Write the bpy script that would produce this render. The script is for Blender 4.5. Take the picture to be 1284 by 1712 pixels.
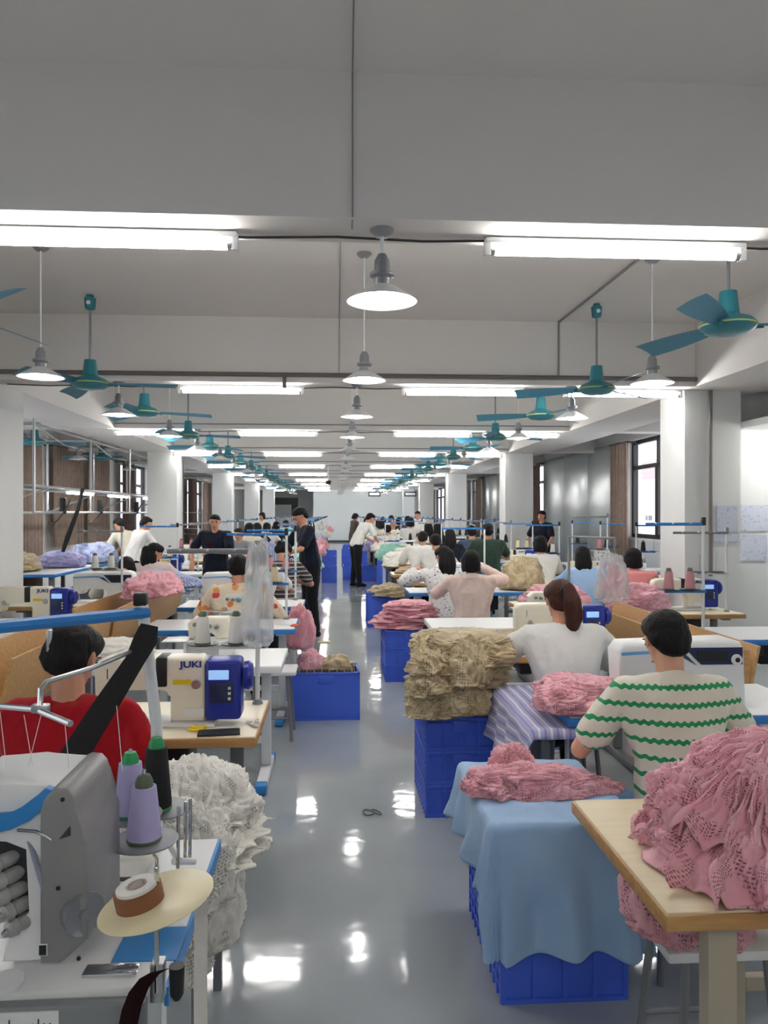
import bpy, bmesh, math, random
import numpy as np
from mathutils import Vector, Matrix
PI = math.pi
for o in list(bpy.data.objects): bpy.data.objects.remove(o)
scene = bpy.context.scene
C = scene.collection
# ------------------------------------------------------------------ camera
F = 1286.0
HC = 1.65
TH = math.atan(80 / F)
HOR = 858.0
cd = bpy.data.cameras.new('camera'); cam = bpy.data.objects.new('camera', cd); C.objects.link(cam)
cam.location = (0, 0, HC); cam.rotation_euler = (PI / 2, 0, -TH)
cd.sensor_fit = 'VERTICAL'; cd.sensor_height = 36; cd.lens = 36 * F / 1712
cd.shift_y = (HOR - 856) / 1712; cd.clip_start = 0.05; cd.clip_end = 400
scene.camera = cam
# ------------------------------------------------------------------ view, sky, sun
scene.view_settings.view_transform = 'Standard'; scene.view_settings.look = 'None'
scene.view_settings.gamma = 1; scene.view_settings.use_curve_mapping = False
scene.view_settings.exposure = 1.52
TUBE_E, BULB_E = 27.0, 18.0
w = bpy.data.worlds.new('sky'); scene.world = w; w.use_nodes = True
wn = w.node_tree; wn.nodes.clear()
wo = wn.nodes.new('ShaderNodeOutputWorld'); wb = wn.nodes.new('ShaderNodeBackground')
wb.inputs[0].default_value = (0.9, 0.93, 1.0, 1); wb.inputs[1].default_value = 1.1
wn.links.new(wb.outputs[0], wo.inputs[0])
sd = bpy.data.lights.new('sun', 'SUN'); so = bpy.data.objects.new('sun', sd); C.objects.link(so)
sd.energy = .35; sd.angle = 0.6; sd.color = (1, .96, .9); so.rotation_euler = (math.radians(35), math.radians(-12), 0)

def at(px, py, z=None, h=None, X=None):
    """world point on the ray of a pixel: at camera depth z, or at height h, or at lateral X"""
    u = (px - 642) / F; v = (HOR - py) / F
    if h is not None: z = (h - HC) / v
    if X is not None: z = X / (u * math.cos(TH) + math.sin(TH))
    xc = u * z
    return Vector((xc * math.cos(TH) + z * math.sin(TH), z * math.cos(TH) - xc * math.sin(TH), HC + v * z))

# ------------------------------------------------------------------ materials
def lin(h):
    h = h.lstrip('#'); c = [int(h[i:i + 2], 16) / 255 for i in (0, 2, 4)]
    return tuple(x / 12.92 if x <= .04045 else ((x + .055) / 1.055) ** 2.4 for x in c) + (1,)
def mat(name, col, rough=.5, metal=0, emis=0, bump=0, bscale=200, spec=.5, coat=0, trans=0, vary=0, vscale=6, sheen=0, bdist=.002):
    m = bpy.data.materials.new(name); m.use_nodes = True; nt = m.node_tree; p = nt.nodes['Principled BSDF']
    c = lin(col) if isinstance(col, str) else col
    p.inputs['Base Color'].default_value = c; p.inputs['Roughness'].default_value = rough
    p.inputs['Metallic'].default_value = metal; p.inputs['Specular IOR Level'].default_value = spec
    if coat: p.inputs['Coat Weight'].default_value = coat
    if sheen: p.inputs['Sheen Weight'].default_value = sheen
    if emis:
        p.inputs['Emission Color'].default_value = c; p.inputs['Emission Strength'].default_value = emis
    tc = None
    if bump or vary:
        tc = nt.nodes.new('ShaderNodeTexCoord')
    if bump:
        n = nt.nodes.new('ShaderNodeTexNoise'); n.inputs['Scale'].default_value = bscale; n.inputs['Detail'].default_value = 3
        b = nt.nodes.new('ShaderNodeBump'); b.inputs['Strength'].default_value = bump; b.inputs['Distance'].default_value = bdist
        nt.links.new(tc.outputs['Object'], n.inputs['Vector'])
        nt.links.new(n.outputs[0], b.inputs['Height']); nt.links.new(b.outputs[0], p.inputs['Normal'])
    if vary:
        n = nt.nodes.new('ShaderNodeTexNoise'); n.inputs['Scale'].default_value = vscale; n.inputs['Detail'].default_value = 5
        nt.links.new(tc.outputs['Object'], n.inputs['Vector'])
        r = nt.nodes.new('ShaderNodeMapRange'); r.inputs[3].default_value = 1 - vary; r.inputs[4].default_value = 1 + vary
        nt.links.new(n.outputs[0], r.inputs[0])
        mx = nt.nodes.new('ShaderNodeMix'); mx.data_type = 'RGBA'; mx.blend_type = 'MULTIPLY'; mx.inputs[0].default_value = 1
        mx.inputs[6].default_value = c; nt.links.new(r.outputs[0], mx.inputs[7]); nt.links.new(mx.outputs[2], p.inputs['Base Color'])
    return m
def N(nt, t, **k):
    n = nt.nodes.new(t)
    for a, b in k.items(): setattr(n, a, b)
    return n
def ramp(nt, src, stops):
    r = nt.nodes.new('ShaderNodeValToRGB'); e = r.color_ramp.elements
    while len(e) < len(stops): e.new(.5)
    for i, (p, c) in enumerate(stops): e[i].position = p; e[i].color = c if not isinstance(c, str) else lin(c)
    nt.links.new(src, r.inputs[0]); return r
def fabric(name, col, hole=None, hscale=90, amount=.5, sheen=.3, second=None, sscale=8, weave=.4):
    """cloth: a base colour, an optional second colour in soft patches and an optional lace lattice of dark openings"""
    m = mat(name, col, rough=.9, spec=.2, sheen=sheen); nt = m.node_tree; p = nt.nodes['Principled BSDF']; L = nt.links
    tc = N(nt, 'ShaderNodeTexCoord'); out = None
    no = N(nt, 'ShaderNodeTexNoise'); no.inputs['Scale'].default_value = sscale; no.inputs['Detail'].default_value = 4; L.new(tc.outputs['Object'], no.inputs['Vector'])
    c0 = N(nt, 'ShaderNodeMix', data_type='RGBA'); c0.inputs[6].default_value = lin(col); c0.inputs[7].default_value = lin(second or col)
    rr = ramp(nt, no.outputs[0], [(.42, (0, 0, 0, 1)), (.6, (1, 1, 1, 1))]); L.new(rr.outputs[0], c0.inputs[0]); out = c0.outputs[2]
    h = None
    if hole:
        vo = N(nt, 'ShaderNodeTexVoronoi', feature='F1', distance='CHEBYCHEV'); vo.inputs['Scale'].default_value = hscale; vo.inputs['Randomness'].default_value = .25
        L.new(tc.outputs['UV'], vo.inputs['Vector'])
        cell = ramp(nt, vo.outputs['Distance'], [(.2, (1, 1, 1, 1)), (.33, (0, 0, 0, 1))])
        n2 = N(nt, 'ShaderNodeTexNoise'); n2.inputs['Scale'].default_value = hscale * .13; n2.inputs['Detail'].default_value = 0; L.new(tc.outputs['UV'], n2.inputs['Vector'])
        ms = ramp(nt, n2.outputs[0], [(.5 - .12 * amount, (0, 0, 0, 1)), (.56 - .12 * amount, (1, 1, 1, 1))])
        mu = N(nt, 'ShaderNodeMath', operation='MULTIPLY'); L.new(cell.outputs[0], mu.inputs[0]); L.new(ms.outputs[0], mu.inputs[1])
        c1 = N(nt, 'ShaderNodeMix', data_type='RGBA'); L.new(mu.outputs[0], c1.inputs[0]); L.new(out, c1.inputs[6]); c1.inputs[7].default_value = lin(hole)
        out = c1.outputs[2]; h = mu.outputs[0]
    L.new(out, p.inputs['Base Color'])
    nb = N(nt, 'ShaderNodeTexNoise'); nb.inputs['Scale'].default_value = 60; nb.inputs['Detail'].default_value = 6; L.new(tc.outputs['Object'], nb.inputs['Vector'])
    b = N(nt, 'ShaderNodeBump'); b.inputs['Strength'].default_value = weave; b.inputs['Distance'].default_value = .006
    if h:
        sb = N(nt, 'ShaderNodeMath', operation='SUBTRACT'); L.new(nb.outputs[0], sb.inputs[0]); L.new(h, sb.inputs[1]); L.new(sb.outputs[0], b.inputs['Height'])
    else: L.new(nb.outputs[0], b.inputs['Height'])
    L.new(b.outputs[0], p.inputs['Normal'])
    return m
def hairmat(name, col):
    m = mat(name, col, .6, spec=.25); nt = m.node_tree; p = nt.nodes['Principled BSDF']; L = nt.links
    tc = N(nt, 'ShaderNodeTexCoord'); mp = N(nt, 'ShaderNodeMapping'); mp.inputs['Scale'].default_value = (1, 1, .12); no = N(nt, 'ShaderNodeTexNoise'); no.inputs['Scale'].default_value = 170; no.inputs['Detail'].default_value = 3
    L.new(tc.outputs['Object'], mp.inputs[0]); L.new(mp.outputs[0], no.inputs['Vector']); b = N(nt, 'ShaderNodeBump'); b.inputs['Strength'].default_value = .9; b.inputs['Distance'].default_value = .008
    L.new(no.outputs[0], b.inputs['Height']); L.new(b.outputs[0], p.inputs['Normal']); return m
M = {}
M['wall'] = mat('white_paint', '#dcdedd', .75, bump=.15, bscale=40, vary=.02, vscale=1.5)
M['ceil'] = mat('ceiling_paint', '#e3e0dc', .85, vary=.02, vscale=.8)
M['beam'] = mat('beam_paint', '#dddad7', .8, vary=.02, vscale=.8)
M['endwall'] = mat('end_wall_panel', '#d3dadd', .45)
M['sill'] = mat('dado_paint_and_recess_shade', '#c9ccd2', .7)
M['greypanel'] = mat('grey_sandwich_panel', '#98a0a2', .28, metal=.25)
M['white'] = mat('white_enamel', '#e9eaea', .35)
M['cream'] = mat('cream_enamel', '#ece6d3', .3)
M['navy'] = mat('blue_plastic', '#1d2f96', .3)
M['lcd'] = mat('lcd_screen', '#8fb9e8', .2, emis=.25)
M['print'] = mat('logo_ink', '#223a8c', .5)
M['ink'] = mat('black_ink', '#1c1e22', .5)
M['black'] = mat('black_plastic', '#17181a', .45)
M['blackcloth'] = mat('black_webbing', '#1b1b1d', .85, bump=.4, bscale=300)
M['metal'] = mat('brushed_steel', '#b9bbbd', .3, metal=.9)
M['chrome'] = mat('chrome', '#d2d4d6', .12, metal=1)
M['greymetal'] = mat('grey_painted_metal', '#8b8e92', .45, metal=.3)
M['darkmetal'] = mat('dark_steel', '#44474b', .45, metal=.6)
M['brightblue'] = mat('bright_blue_plastic', '#2f86cc', .4)
M['blueedge'] = mat('blue_edging', '#2e7fc9', .45)
M['skyblue'] = mat('sky_blue_film', '#7ab4e6', .35)
M['wtop'] = mat('white_laminate', '#e6e8e8', .35, vary=.02, vscale=8)
M['ctop'] = mat('cream_laminate', '#e8dfc6', .4, vary=.03, vscale=8)
M['legwhite'] = mat('white_tube_paint', '#dfe2e4', .4)
M['leggrey'] = mat('grey_leg_paint', '#7d7f83', .45, metal=.2)
M['legbeige'] = mat('beige_leg_paint', '#b3a995', .5)
M['yellow'] = mat('yellow_plastic', '#e3c416', .4)
M['glass'] = None
M['crate'] = mat('blue_crate_plastic', '#4468dc', .38, vary=.05, vscale=6)
M['teal'] = mat('teal_enamel', '#2c7f8b', .35)
M['tealblade'] = mat('blue_green_blade', '#66a6bd', .4)
M['shadem'] = mat('pendant_shade_enamel', '#dfe1e2', .3)
M['tube'] = mat('fluorescent_tube', (1, .975, .94, 1), .4, emis=TUBE_E)
M['bulb'] = mat('lit_bulb', (1, .99, .96, 1), .4, emis=BULB_E)
M['bulboff'] = mat('unlit_bulb', '#e8e8e4', .2)
M['pipe'] = mat('dark_pipe', '#6d6864', .5)
M['cable'] = mat('cable_rubber', '#3c3b3c', .6)
M['curtain'] = fabric('taupe_curtain', '#a18f83', sheen=.2, second='#ab998d')
M['curtaindark'] = fabric('brown_curtain', '#6c5a54', sheen=.2, second='#766460')
M['windowframe'] = mat('dark_window_frame', '#2b2728', .5)
M['foam'] = mat('thread_lavender', '#bab2de', .8, bump=.6, bscale=500)
M['t_white'] = mat('thread_white', '#eceae4', .8, bump=.6, bscale=500)
M['t_black'] = mat('thread_black', '#151516', .7, bump=.6, bscale=500)
M['t_pink'] = mat('thread_pink', '#c99096', .8, bump=.6, bscale=500)
M['t_cream'] = mat('thread_cream', '#d9cba4', .8, bump=.6, bscale=500)
M['green'] = mat('green_plastic', '#1f9a58', .4)
M['olive'] = mat('grey_green_plastic', '#5a6650', .5)
M['hair'] = hairmat('black_hair', '#100e0f')
M['hairbrown'] = hairmat('brown_hair', '#45261f')
M['skin'] = mat('skin', '#c99277', .5, vary=.05, vscale=12, spec=.35)
M['skin2'] = mat('skin_light', '#d6a58a', .5, vary=.05, vscale=12, spec=.35)
M['eye'] = mat('eye_dark', '#241a17', .25)
M['lip'] = mat('lip', '#a8605a', .5)
M['pink'] = fabric('pink_lace', '#eeaeb9', hole='#a0606c', hscale=105, amount=-.15, second='#f2bcc5')
M['pinkplain'] = fabric('pink_cloth', '#e09aa6', second='#e9adb6')
M['beige'] = fabric('beige_lace', '#cbbb9a', hole='#8f7d60', hscale=75, amount=-.35, second='#b3a07c')
M['lav'] = fabric('lavender_cloth', '#a9a6cf', second='#9a98c4')
M['whitelace'] = fabric('white_lace', '#eeebe2', hole='#a9a69c', hscale=110, amount=-.3, second='#efece4')
M['whitecloth'] = fabric('white_cloth', '#e9e5d8', second='#f0ede4')
M['bluecloth'] = fabric('pale_blue_cloth', '#a3c3e6', second='#9bbbe0', sscale=3, weave=.25)
M['mint'] = fabric('mint_cloth', '#a8dccb', second='#98d0c0')
M['wood'] = None
def wood(name, a, b):
    m = mat(name, a, .45); nt = m.node_tree; p = nt.nodes['Principled BSDF']; L = nt.links
    tc = N(nt, 'ShaderNodeTexCoord'); mp = N(nt, 'ShaderNodeMapping'); mp.inputs['Scale'].default_value = (1.5, 12, 12)
    no = N(nt, 'ShaderNodeTexNoise'); no.inputs['Scale'].default_value = 4; no.inputs['Detail'].default_value = 8
    L.new(tc.outputs['Object'], mp.inputs[0]); L.new(mp.outputs[0], no.inputs['Vector'])
    r = ramp(nt, no.outputs[0], [(.35, a), (.65, b)]); L.new(r.outputs[0], p.inputs['Base Color'])
    return m
M['wood'] = wood('plywood_edge', '#b98a52', '#c99c63')
M['board'] = wood('plywood_board', '#b98d57', '#c89f68')
M['palewood'] = wood('pale_wood_laminate', '#e2d3b2', '#dccba8')
def stripes(name, base, col, period, width, axis=2, wave=0, wfreq=40, rough=.9, second=None, uv=False):
    m = mat(name, base, rough, spec=.2, sheen=.2); nt = m.node_tree; p = nt.nodes['Principled BSDF']; L = nt.links
    tc = N(nt, 'ShaderNodeTexCoord'); sp = N(nt, 'ShaderNodeSeparateXYZ'); L.new(tc.outputs['UV' if uv else 'Object'], sp.inputs[0])
    z = sp.outputs[axis]
    if wave:
        mm = N(nt, 'ShaderNodeMath', operation='MULTIPLY'); L.new(sp.outputs[0], mm.inputs[0]); mm.inputs[1].default_value = wfreq
        s = N(nt, 'ShaderNodeMath', operation='SINE'); L.new(mm.outputs[0], s.inputs[0])
        w2 = N(nt, 'ShaderNodeMath', operation='MULTIPLY_ADD'); L.new(s.outputs[0], w2.inputs[0]); w2.inputs[1].default_value = wave; L.new(z, w2.inputs[2]); z = w2.outputs[0]
    d = N(nt, 'ShaderNodeMath', operation='DIVIDE'); L.new(z, d.inputs[0]); d.inputs[1].default_value = period
    f = N(nt, 'ShaderNodeMath', operation='FRACT'); L.new(d.outputs[0], f.inputs[0])
    if second: r = ramp(nt, f.outputs[0], [(0, col), (width, base), (.5, second), (.5 + width, base)]); r.color_ramp.interpolation = 'CONSTANT'
    else: r = ramp(nt, f.outputs[0], [(0, col), (width, base)]); r.color_ramp.interpolation = 'CONSTANT'
    L.new(r.outputs[0], p.inputs['Base Color'])
    return m
M['greenstripe'] = stripes('cream_knit_green_wavy_stripes', '#e9e3d2', '#2f9a62', .062, .26, 2, .0035, 230)
M['lavstripe'] = stripes('lavender_white_striped_cotton', '#b3b1d6', '#e8e6ef', .055, .2, 0, second='#8f8fc0', uv=True)
M['bluestripe'] = stripes('blue_striped_cotton', '#8e9ed0', '#dfe2f0', .035, .3, 0, uv=True)
M['darkstripe'] = stripes('dark_striped_knit', '#3c3638', '#b4a9a4', .05, .3, 2)
M['plaid'] = stripes('black_plaid_cloth', '#2a2522', '#8a7666', .06, .2, 0, second='#463c36', uv=True)
def spotted(name, base, cols, scale, thr=.5):
    m = mat(name, base, .9, spec=.2); nt = m.node_tree; p = nt.nodes['Principled BSDF']; L = nt.links
    tc = N(nt, 'ShaderNodeTexCoord'); vo = N(nt, 'ShaderNodeTexVoronoi'); vo.inputs['Scale'].default_value = scale; L.new(tc.outputs['Object'], vo.inputs['Vector'])
    no = N(nt, 'ShaderNodeTexNoise'); no.inputs['Scale'].default_value = scale * 1.6; L.new(tc.outputs['Object'], no.inputs['Vector'])
    ad = N(nt, 'ShaderNodeMath', operation='MULTIPLY_ADD'); L.new(no.outputs[0], ad.inputs[0]); ad.inputs[1].default_value = .5; L.new(vo.outputs['Distance'], ad.inputs[2])
    rm = ramp(nt, ad.outputs[0], [(thr, (1, 1, 1, 1)), (thr + .04, (0, 0, 0, 1))])
    sp = N(nt, 'ShaderNodeSeparateColor'); L.new(vo.outputs['Color'], sp.inputs[0])
    rc = ramp(nt, sp.outputs[0], [(i / len(cols), c) for i, c in enumerate(cols)]); rc.color_ramp.interpolation = 'CONSTANT'
    mx = N(nt, 'ShaderNodeMix', data_type='RGBA'); L.new(rm.outputs[0], mx.inputs[0]); mx.inputs[6].default_value = lin(base); L.new(rc.outputs[0], mx.inputs[7])
    L.new(mx.outputs[2], p.inputs['Base Color']); return m
M['floral'] = spotted('orange_floral_print', '#ecdcc4', ['#e0603f', '#58b4c4', '#e88a4a', '#d84a5a', '#e9a35a'], 13, .62)
M['speckle'] = spotted('white_grey_floral_print', '#dfe0de', ['#8d979c', '#a8b2b4', '#6f7a80'], 30, .5)
M['papers'] = spotted('printed_sheet', '#c9cfdd', ['#a4acc4', '#b4bbcf'], 26, .5)
for k, c in dict(red='#a8141f', whitetee='#e4e3df', beigeshirt='#e6cfc4', pinkshirt='#dd8c8c', paleblue='#9dbce0', darkgreen='#33473c', slate='#44546a', navyshirt='#1a1f2e', blackpants='#17181c', jeans='#5f82a4', brown='#5d524c', palepink='#e4cfc9', creamtee='#dcd6c4', shoe='#1a1a1d', greyshirt='#7f8488', collar='#e9e3d2', maroon='#2e1016').items():
    M[k] = fabric(k + '_fabric', c, sheen=.1, weave=.3)
g = bpy.data.materials.new('window_glass'); g.use_nodes = True; nt = g.node_tree; nt.nodes.clear()
o_ = N(nt, 'ShaderNodeOutputMaterial'); mx_ = N(nt, 'ShaderNodeMixShader'); mx_.inputs[0].default_value = .06
t_ = N(nt, 'ShaderNodeBsdfTransparent'); gl_ = N(nt, 'ShaderNodeBsdfGlossy'); gl_.inputs['Roughness'].default_value = .02
nt.links.new(t_.outputs[0], mx_.inputs[1]); nt.links.new(gl_.outputs[0], mx_.inputs[2]); nt.links.new(mx_.outputs[0], o_.inputs[0]); M['glass'] = g
def film(name, col, op):
    g = bpy.data.materials.new(name); g.use_nodes = True; nt = g.node_tree; p = nt.nodes['Principled BSDF']
    p.inputs['Base Color'].default_value = lin(col); p.inputs['Roughness'].default_value = .25; p.inputs['Alpha'].default_value = op
    return g
M['film'] = film('clear_plastic_film', '#e6e8ea', .42)
M['film2'] = film('thin_clear_plastic_film', '#eceef0', .32)
def floor_mat():
    m = mat('grey_epoxy', '#9aa3a8', .16, spec=.55); nt = m.node_tree; p = nt.nodes['Principled BSDF']; L = nt.links
    tc = N(nt, 'ShaderNodeTexCoord'); no = N(nt, 'ShaderNodeTexNoise'); no.inputs['Scale'].default_value = 1.3; no.inputs['Detail'].default_value = 6
    L.new(tc.outputs['Object'], no.inputs['Vector'])
    r = ramp(nt, no.outputs[0], [(.3, '#9ba3a8'), (.7, '#a8afb3')]); L.new(r.outputs[0], p.inputs['Base Color'])
    n2 = N(nt, 'ShaderNodeTexNoise'); n2.inputs['Scale'].default_value = 5; n2.inputs['Detail'].default_value = 2; L.new(tc.outputs['Object'], n2.inputs['Vector'])
    b = N(nt, 'ShaderNodeBump'); b.inputs['Strength'].default_value = .16; b.inputs['Distance'].default_value = .012; L.new(n2.outputs[0], b.inputs['Height']); L.new(b.outputs[0], p.inputs['Normal'])
    r2 = N(nt, 'ShaderNodeMapRange'); r2.inputs[3].default_value = .03; r2.inputs[4].default_value = .12; L.new(no.outputs[0], r2.inputs[0]); L.new(r2.outputs[0], p.inputs['Roughness'])
    return m
M['floor'] = floor_mat()

# ------------------------------------------------------------------ mesh helpers
def link(o, parent=None):
    C.objects.link(o)
    if parent: o.parent = parent
    return o
def finish(bm, smooth=True, angle=38):
    me = bpy.data.meshes.new('mesh'); bmesh.ops.recalc_face_normals(bm, faces=bm.faces); bm.to_mesh(me); bm.free()
    if smooth:
        me.polygons.foreach_set('use_smooth', [True] * len(me.polygons))
        try: me.set_sharp_from_angle(angle=math.radians(angle))
        except Exception: pass
    return me
def obj(name, bm, m, parent=None, label=None, loc=None, smooth=True, angle=38):
    me = finish(bm, smooth, angle) if isinstance(bm, bmesh.types.BMesh) else bm
    if isinstance(m, str): m = M[m]
    me.materials.clear(); me.materials.append(m)
    o = bpy.data.objects.new(name, me); link(o, parent)
    if loc is not None: o.location = loc
    if label: o['label'] = label
    return o
def tag(o, label, cat, group=None, kind=None):
    o['label'] = label; o['category'] = cat
    if group: o['group'] = group
    if kind: o['kind'] = kind
    return o
def thing(name, label, cat, loc=(0, 0, 0), rotz=0, group=None):
    o = bpy.data.objects.new(name, None); C.objects.link(o); o.empty_display_size = .05
    o.location = loc; o.rotation_euler = (0, 0, rotz); return tag(o, label, cat, group)
def struct(name, bm, m, parent=None, **k):
    o = obj(name, bm, m, parent, **k)
    if not parent: o['kind'] = 'structure'
    return o
KEEP = {}
def kids(o):
    if o.name not in KEEP: KEEP[o.name] = [c for c in bpy.data.objects if c.parent == o]
    return KEEP[o.name]
def dup(root, loc, rotz=0, label=None, group=None, scale=None, swap=None):
    r = root.copy(); C.objects.link(r); r.location = loc; r.rotation_euler = (0, 0, rotz)
    if scale: r.scale = (scale,) * 3
    if label: r['label'] = label
    if group: r['group'] = group
    for ch in kids(root):
        c = ch.copy(); C.objects.link(c); c.parent = r
        for g in kids(ch):
            d = g.copy(); C.objects.link(d); d.parent = c
    return r
def B(): return bmesh.new()
def box(bm, c, s, rz=0, bev=0, seg=2, mtx=None):
    r = bmesh.ops.create_cube(bm, size=1); vs = r['verts']
    m4 = Matrix.Translation(c) @ Matrix.Rotation(rz, 4, 'Z') @ Matrix.Diagonal((s[0], s[1], s[2], 1))
    if mtx is not None: m4 = mtx @ m4
    bmesh.ops.transform(bm, matrix=m4, verts=vs)
    if bev:
        es = list({e for v in vs for e in v.link_edges})
        bmesh.ops.bevel(bm, geom=es, offset=min(bev, min(s) * .45), segments=seg, affect='EDGES', profile=.5)
    return bm
def b2(bm, x0, x1, y0, y1, z0, z1, bev=0):
    return box(bm, ((x0 + x1) / 2, (y0 + y1) / 2, (z0 + z1) / 2), (abs(x1 - x0), abs(y1 - y0), abs(z1 - z0)), bev=bev)
def tube(bm, pts, r, seg=8, cap=True, flat=1):
    pts = [Vector(p) for p in pts]; n = len(pts); rr = r if isinstance(r, (list, tuple)) else [r] * n
    rings = []; up = None
    for i, p in enumerate(pts):
        t = (pts[min(i + 1, n - 1)] - pts[max(i - 1, 0)]).normalized()
        if up is None: up = Vector((0, 0, 1)) if abs(t.z) < .9 else Vector((0, 1, 0))
        a = t.cross(up).normalized(); b = a.cross(t).normalized(); up = b
        rings.append([bm.verts.new(p + a * math.cos(2 * PI * k / seg) * rr[i] + b * math.sin(2 * PI * k / seg) * rr[i] * flat) for k in range(seg)])
    for i in range(n - 1):
        for k in range(seg): bm.faces.new((rings[i][k], rings[i][(k + 1) % seg], rings[i + 1][(k + 1) % seg], rings[i + 1][k]))
    if cap: bm.faces.new(rings[0][::-1]); bm.faces.new(rings[-1])
    return bm
def lathe(bm, prof, seg=24, mtx=None, c=(0, 0, 0)):
    rings = []; m4 = (mtx or Matrix.Identity(4)); c = Vector(c)
    for r, z in prof:
        if r < 1e-5: rings.append([bm.verts.new(c + m4 @ Vector((0, 0, z)))])
        else: rings.append([bm.verts.new(c + m4 @ Vector((r * math.cos(2 * PI * k / seg), r * math.sin(2 * PI * k / seg), z))) for k in range(seg)])
    for i in range(len(rings) - 1):
        a, b = rings[i], rings[i + 1]
        for k in range(seg):
            k2 = (k + 1) % seg
            if len(a) == 1 and len(b) == 1: continue
            if len(a) == 1: bm.faces.new((a[0], b[k2], b[k]))
            elif len(b) == 1: bm.faces.new((a[k], a[k2], b[0]))
            else: bm.faces.new((a[k], a[k2], b[k2], b[k]))
    if len(rings[0]) > 1: bm.faces.new(rings[0][::-1])
    if len(rings[-1]) > 1: bm.faces.new(rings[-1])
    return bm
RX = Matrix.Rotation(PI / 2, 4, 'X'); RY = Matrix.Rotation(PI / 2, 4, 'Y')
def prism(bm, poly, y0, y1, bev=0, axis='Y'):
    """extrude an outline (x,z) along Y, or (y,z) along X"""
    def P(a, b, t): return (a, t, b) if axis == 'Y' else ((t, a, b) if axis == 'X' else (a, b, t))
    v0 = [bm.verts.new(P(a, b, y0)) for a, b in poly]; v1 = [bm.verts.new(P(a, b, y1)) for a, b in poly]
    f0 = bm.faces.new(v0); f1 = bm.faces.new(v1[::-1]); n = len(poly)
    for i in range(n): bm.faces.new((v0[(i + 1) % n], v0[i], v1[i], v1[(i + 1) % n]))
    if bev:
        es = list(set(f0.edges) | set(f1.edges)); bmesh.ops.bevel(bm, geom=es, offset=bev, segments=2, affect='EDGES', profile=.5)
    return bm
def arc(cx, cz, r, a0, a1, n=6): return [(cx + r * math.cos(math.radians(a0 + (a1 - a0) * i / n)), cz + r * math.sin(math.radians(a0 + (a1 - a0) * i / n))) for i in range(n + 1)]
FONT = {}
def text_bm(s, size, depth=.0008, bold=0):
    cu = bpy.data.curves.new('lettering', 'FONT'); cu.body = s; cu.size = size; cu.extrude = depth; cu.offset = bold; cu.align_x = 'CENTER'; cu.align_y = 'CENTER'
    o = bpy.data.objects.new('lettering', cu); C.objects.link(o); bpy.context.view_layer.update()
    me = bpy.data.meshes.new_from_object(o.evaluated_get(bpy.context.evaluated_depsgraph_get())); bpy.data.objects.remove(o); bpy.data.curves.remove(cu)
    return me
def text_on(name, s, size, m, parent, loc, rot=(PI / 2, 0, 0), bold=0, sx=1):
    me = text_bm(s, size, bold=bold); me.materials.clear(); me.materials.append(M[m])
    me.transform(Matrix.Translation(loc) @ Matrix.Rotation(rot[2], 4, 'Z') @ Matrix.Rotation(rot[0], 4, 'X') @ Matrix.Diagonal((sx, 1, 1, 1)))
    o = bpy.data.objects.new(name, me); return link(o, parent)
# numpy gradient noise
_rs = np.random.RandomState(7); _perm = np.concatenate([_rs.permutation(256)] * 3); _gr = _rs.normal(size=(256, 3)); _gr /= np.linalg.norm(_gr, axis=1)[:, None]
def noise(P):
    P = np.asarray(P, float); i = np.floor(P).astype(int); f = P - i; u = f * f * f * (f * (f * 6 - 15) + 10); i &= 255; r = 0
    for dx in (0, 1):
        wx = u[:, 0] if dx else 1 - u[:, 0]
        for dy in (0, 1):
            wy = u[:, 1] if dy else 1 - u[:, 1]
            for dz in (0, 1):
                wz = u[:, 2] if dz else 1 - u[:, 2]
                h = _perm[_perm[_perm[(i[:, 0] + dx) & 255] + ((i[:, 1] + dy) & 255)] + ((i[:, 2] + dz) & 255)]
                gg = _gr[h]; r = r + wx * wy * wz * ((f - np.array([dx, dy, dz])) * gg).sum(1)
    return r
def fbm(P, o=3):
    return sum(noise(P * 2 ** k + k * 17.3) / 2 ** k for k in range(o))
# ================================================================== THE SETTING
WL, WR, YB, YF = -5.6, 5.5, 44.0, -3.5         # side walls, far wall, wall behind the camera
ZC, ZB = 3.55, 2.92
struct('floor', b2(B(), WL - .3, WR + .3, YF - .3, YB + 7, -.1, 0), 'floor')
struct('ceiling', b2(B(), WL - .3, WR + .3, YF - .3, YB + 7, ZC, ZC + .12), 'ceil')
def wall_open(name, xa, xb, y0, y1, ops, m='wall'):
    bm = B(); y = y0
    for a, b, s, t in sorted(ops):
        b2(bm, xa, xb, y, a, 0, ZC); b2(bm, xa, xb, a, b, 0, s); b2(bm, xa, xb, a, b, t, ZC); y = b
    b2(bm, xa, xb, y, y1, 0, ZC); return struct(name, bm, m)
WIN_R = [(-1.5, 2.2, 1.2, 3.0), (10.8, 14.2, 1.2, 3.0), (20.1, 23.4, 1.2, 3.0), (28.9, 31.2, 1.2, 3.0), (38.0, 42.5, 1.2, 3.0)]  # first window is unseen beside the camera, added for fill daylight
WIN_L = [(-1.5, 2.5, 1.0, 3.0), (8.6, 11.8, 1.0, 3.0), (20.4, 23.2, 1.0, 3.0), (29.4, 32.8, 1.0, 3.0), (38, 42, 1.0, 3.0)]  # first one again out of view, added and sized for its light
wall_open('wall_right', WR, WR + .25, YF, YB, WIN_R); wall_open('wall_left', WL - .25, WL, YF, YB + 6, WIN_L)
struct('wall_back', b2(B(), WL, WR, YF - .25, YF, 0, ZC), 'wall')
struct('wall_far', b2(B(), -1.3, WR, YB, YB + .2, 0, ZC), 'endwall')
struct('wall_recess_side', b2(B(), -1.3, -1.1, YB + .2, YB + 6, 0, ZC), 'sill')  # recess walls take a greyer tone, their shade put into the colour
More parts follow.
